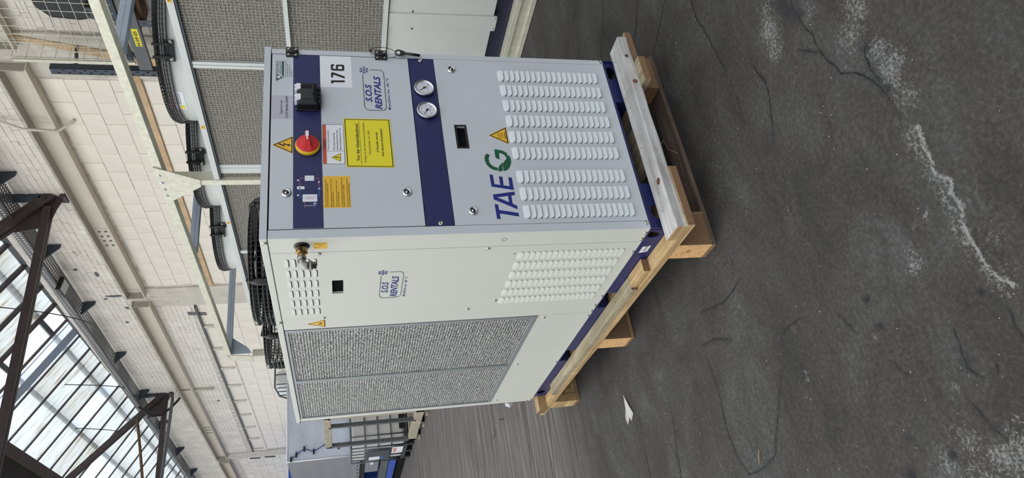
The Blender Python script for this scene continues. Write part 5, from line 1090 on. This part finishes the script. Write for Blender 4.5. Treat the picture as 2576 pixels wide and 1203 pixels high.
for y in (IY0, (IY0 + IY1) / 2 - .07, IY1 - .14):
    for x in (IX0, IX1 - .14): b = MB(); b.box(x, y, FLZ, x + .14, y + .14, -.13); build(b, 'pallet_foot', M_black, ib)
b = MB(); b.box(IX0, IY0, -.14, IX1, IY1, -.095); build(b, 'pallet_deck', M_cage, ib); b = MB(); b.box(IX0 + .3, IY0 - .01, -.1, IX0 + .9, IY0 + .05, .0); build(b, 'tap_recess', M_ink, ib)
FI = Fr((IX0 - .018, 0, 0), (0, -1, 0), (0, 0, 1), (-1, 0, 0))
b = MB(); b.rect(FI, -12.2, .18, -11.5, .62, 0, .004); pl_ = build(b, 'label_plate', M_rackd, ib)
b = MB(); b.rect(FI, -12.15, .36, -11.92, .56, .004, .005); build(b, 'white_label', M_swhite, pl_); b = MB(); b.rect(FI, -12.1, .30, -11.95, .345, .004, .006); build(b, 'blue_label', M_lblue, pl_)
b = MB(); b.rect(FI, -11.75, -.06, -11.35, .14, 0, .004); w2_ = build(b, 'hazard_label', M_swhite, ib)
b = MB()
for k in range(3): c_ = (-11.45 - .1 * k, .09); b.prism(FI, [(c_[0] - .04, c_[1]), (c_[0], c_[1] - .04), (c_[0] + .04, c_[1]), (c_[0], c_[1] + .04)], .004, .006)
build(b, 'hazard_diamonds', M_sred, w2_)
tr_ = thing('covered_trailer', 'trailer box covered by grey tarpaulin laced at its edge behind the tank', 'trailer', (3.6, 15, FLZ))
TX0, TX1, TY0, TY1 = 2.40, 4.70, 12.5, 18.5
def cloth(name, P00, P10, P11, P01, n, amp, m_, parent, nrm_):
    b = MB(); vs = []; a, c, d, e = [Vector(q) for q in (P00, P10, P11, P01)]; nv = Vector(nrm_)
    for j in range(n + 1):
        for i in range(n + 1):
            u, v = i / n, j / n; p = (a * (1 - u) + c * u) * (1 - v) + (e * (1 - u) + d * u) * v
            f_ = amp * (math.sin(9 * u + 5 * v) * .5 + math.sin(17 * u - 8 * v) * .3 + math.sin(30 * v + 6 * u) * .25) * (4 * u * (1 - u)) ** .4
            vs.append(p + nv * f_)
    b.add(vs, [(j * (n + 1) + i, j * (n + 1) + i + 1, (j + 1) * (n + 1) + i + 1, (j + 1) * (n + 1) + i) for j in range(n) for i in range(n)], 0, True); return build(b, name, m_, parent)
b = MB(); b.box(TX0 + .03, TY0 + .03, .69, TX1 - .03, TY1 - .03, 2.08); build(b, 'box_body', M_dark, tr_)
cloth('tarpaulin_front', (TX0, TY0, .66), (TX1, TY0, .66), (TX1, TY0, 2.10), (TX0, TY0, 2.10), 30, .018, M_tarp, tr_, (0, -1, 0))
cloth('tarpaulin_side', (TX0, TY0, .70), (TX0, TY1, .70), (TX0, TY1, 2.10), (TX0, TY0, 2.10), 24, .012, M_tarpd, tr_, (-1, 0, 0))
cloth('tarpaulin_roof', (TX0, TY0, 2.10), (TX1, TY0, 2.10), (TX1, TY1, 2.10), (TX0, TY1, 2.10), 12, .01, M_tarp, tr_, (0, 0, 1))
b = MB(); b.tube([(TX0, TY0 - .005, .68), (TX0, TY0 - .005, 2.11)], .014, 6); b.tube([(TX0, TY0 - .005, 2.105), (TX1, TY0 - .005, 2.105)], .012, 6); build(b, 'edge_piping', M_swhite, tr_)
lc = [(2.44, 2.03), (2.52, 1.93), (2.62, 1.78), (2.55, 1.60), (2.68, 1.36), (2.60, 1.12), (2.66, .95), (2.66, .80)]
b = MB(); b.tube([(x, TY0 - .03, z) for x, z in lc], .009, 6); build(b, 'lacing_rope', mat('blue_rope', (40, 62, 130), .6), tr_)
for (x, z) in lc[:6]:
    b = MB(); b.box(x - .05, TY0 - .045, z - .015, x + .05, TY0 - .012, z + .015); build(b, 'rope_hook', M_ink, tr_)
for k in range(8):
    b = MB(); b.lathe((TX0 - .012, 12.75 + .32 * k, .745), (-1, 0, 0), [(.022, 0), (.022, .004), (.012, .004), (.012, 0)], 12); build(b, 'eyelet', M_ink, tr_)
b = MB(); b.box(TX0 + .02, 12.62, .30, TX0 + .3, 14.2, .58); bx_ = build(b, 'tool_box', M_tarpd, tr_, .01)
b = MB(); b.box(TX0 + .012, 13.3, .42, TX0 + .021, 13.5, .48); build(b, 'small_label', M_swhite, bx_)
b = MB(); b.box(TX0 + .02, 12.5, .10, TX0 + .16, 17, .26); build(b, 'chassis_rail', M_rack, tr_); b = MB(); b.box(TX0 + .01, 12.6, -.06, TX0 + .16, 17, .085); build(b, 'blue_rail', M_tblue, tr_); b = MB(); b.box(TX0 + .02, 12.6, FLZ, TX0 + .5, 17, -.10); build(b, 'wheel_skirt', M_dark, tr_)
b = MB(); b.box(TX0 + .10, 12.58, .58, TX0 + .9, 17, .70); build(b, 'dark_gap_block', M_ink, tr_)  # black box stands in for the shade in the gap under the tarpaulin
b = MB(); b.tube([(TX0, 12.9, .32), (TX0, 13.1, -.1)], .025, 6); build(b, 'stay', M_rack, tr_)
bt_ = thing('blue_covered_trailer', 'bright blue tarpaulin cover rising behind the grey tarpaulin trailer', 'trailer', (4.0, 20, FLZ))
b = MB(); b.box(3.2, 18.8, FLZ, 4.9, 25, 2.35); build(b, 'box_body', M_tblue, bt_, .08); cloth('tarpaulin_side', (3.18, 18.8, .2), (3.18, 25, .2), (3.18, 25, 2.5), (3.18, 18.8, 2.5), 16, .03, M_tblue, bt_, (-1, 0, 0)); cloth('tarpaulin_front', (3.18, 18.78, .2), (4.9, 18.78, .2), (4.9, 18.78, 2.5), (3.18, 18.78, 2.5), 12, .03, M_tblue, bt_, (0, -1, 0))
rt = thing('railed_drum', 'white drum inside a small grey handrail beyond the far fan of the chiller', 'drum', (4.1, 12.4, 2.1))
b = MB(); b.lathe((4.2, 13.0, 2.1), (0, 0, 1), [(.25, 0), (.26, .05), (.26, .22), (.16, .30), (0, .31)], 24); build(b, 'drum_body', M_ibc, rt)
b = MB(); b.tube([(3.72, 12.6, 2.1), (3.78, 12.6, 2.26), (3.98, 12.6, 2.36), (4.6, 12.6, 2.36)], .018, 6); build(b, 'handrail', M_cage, rt)
for k in range(4): b = MB(); b.tube([(3.80 + .08 * k, 12.6, 2.1), (3.80 + .08 * k, 12.6, 2.27 + .02 * k)], .012, 5); build(b, 'rail_bar', M_cage, rt)
b = MB(); b.tube([(4.25, 12.6, 2.12), (4.25, 12.6, 2.36)], .014, 5); build(b, 'rail_post', M_cage, rt)
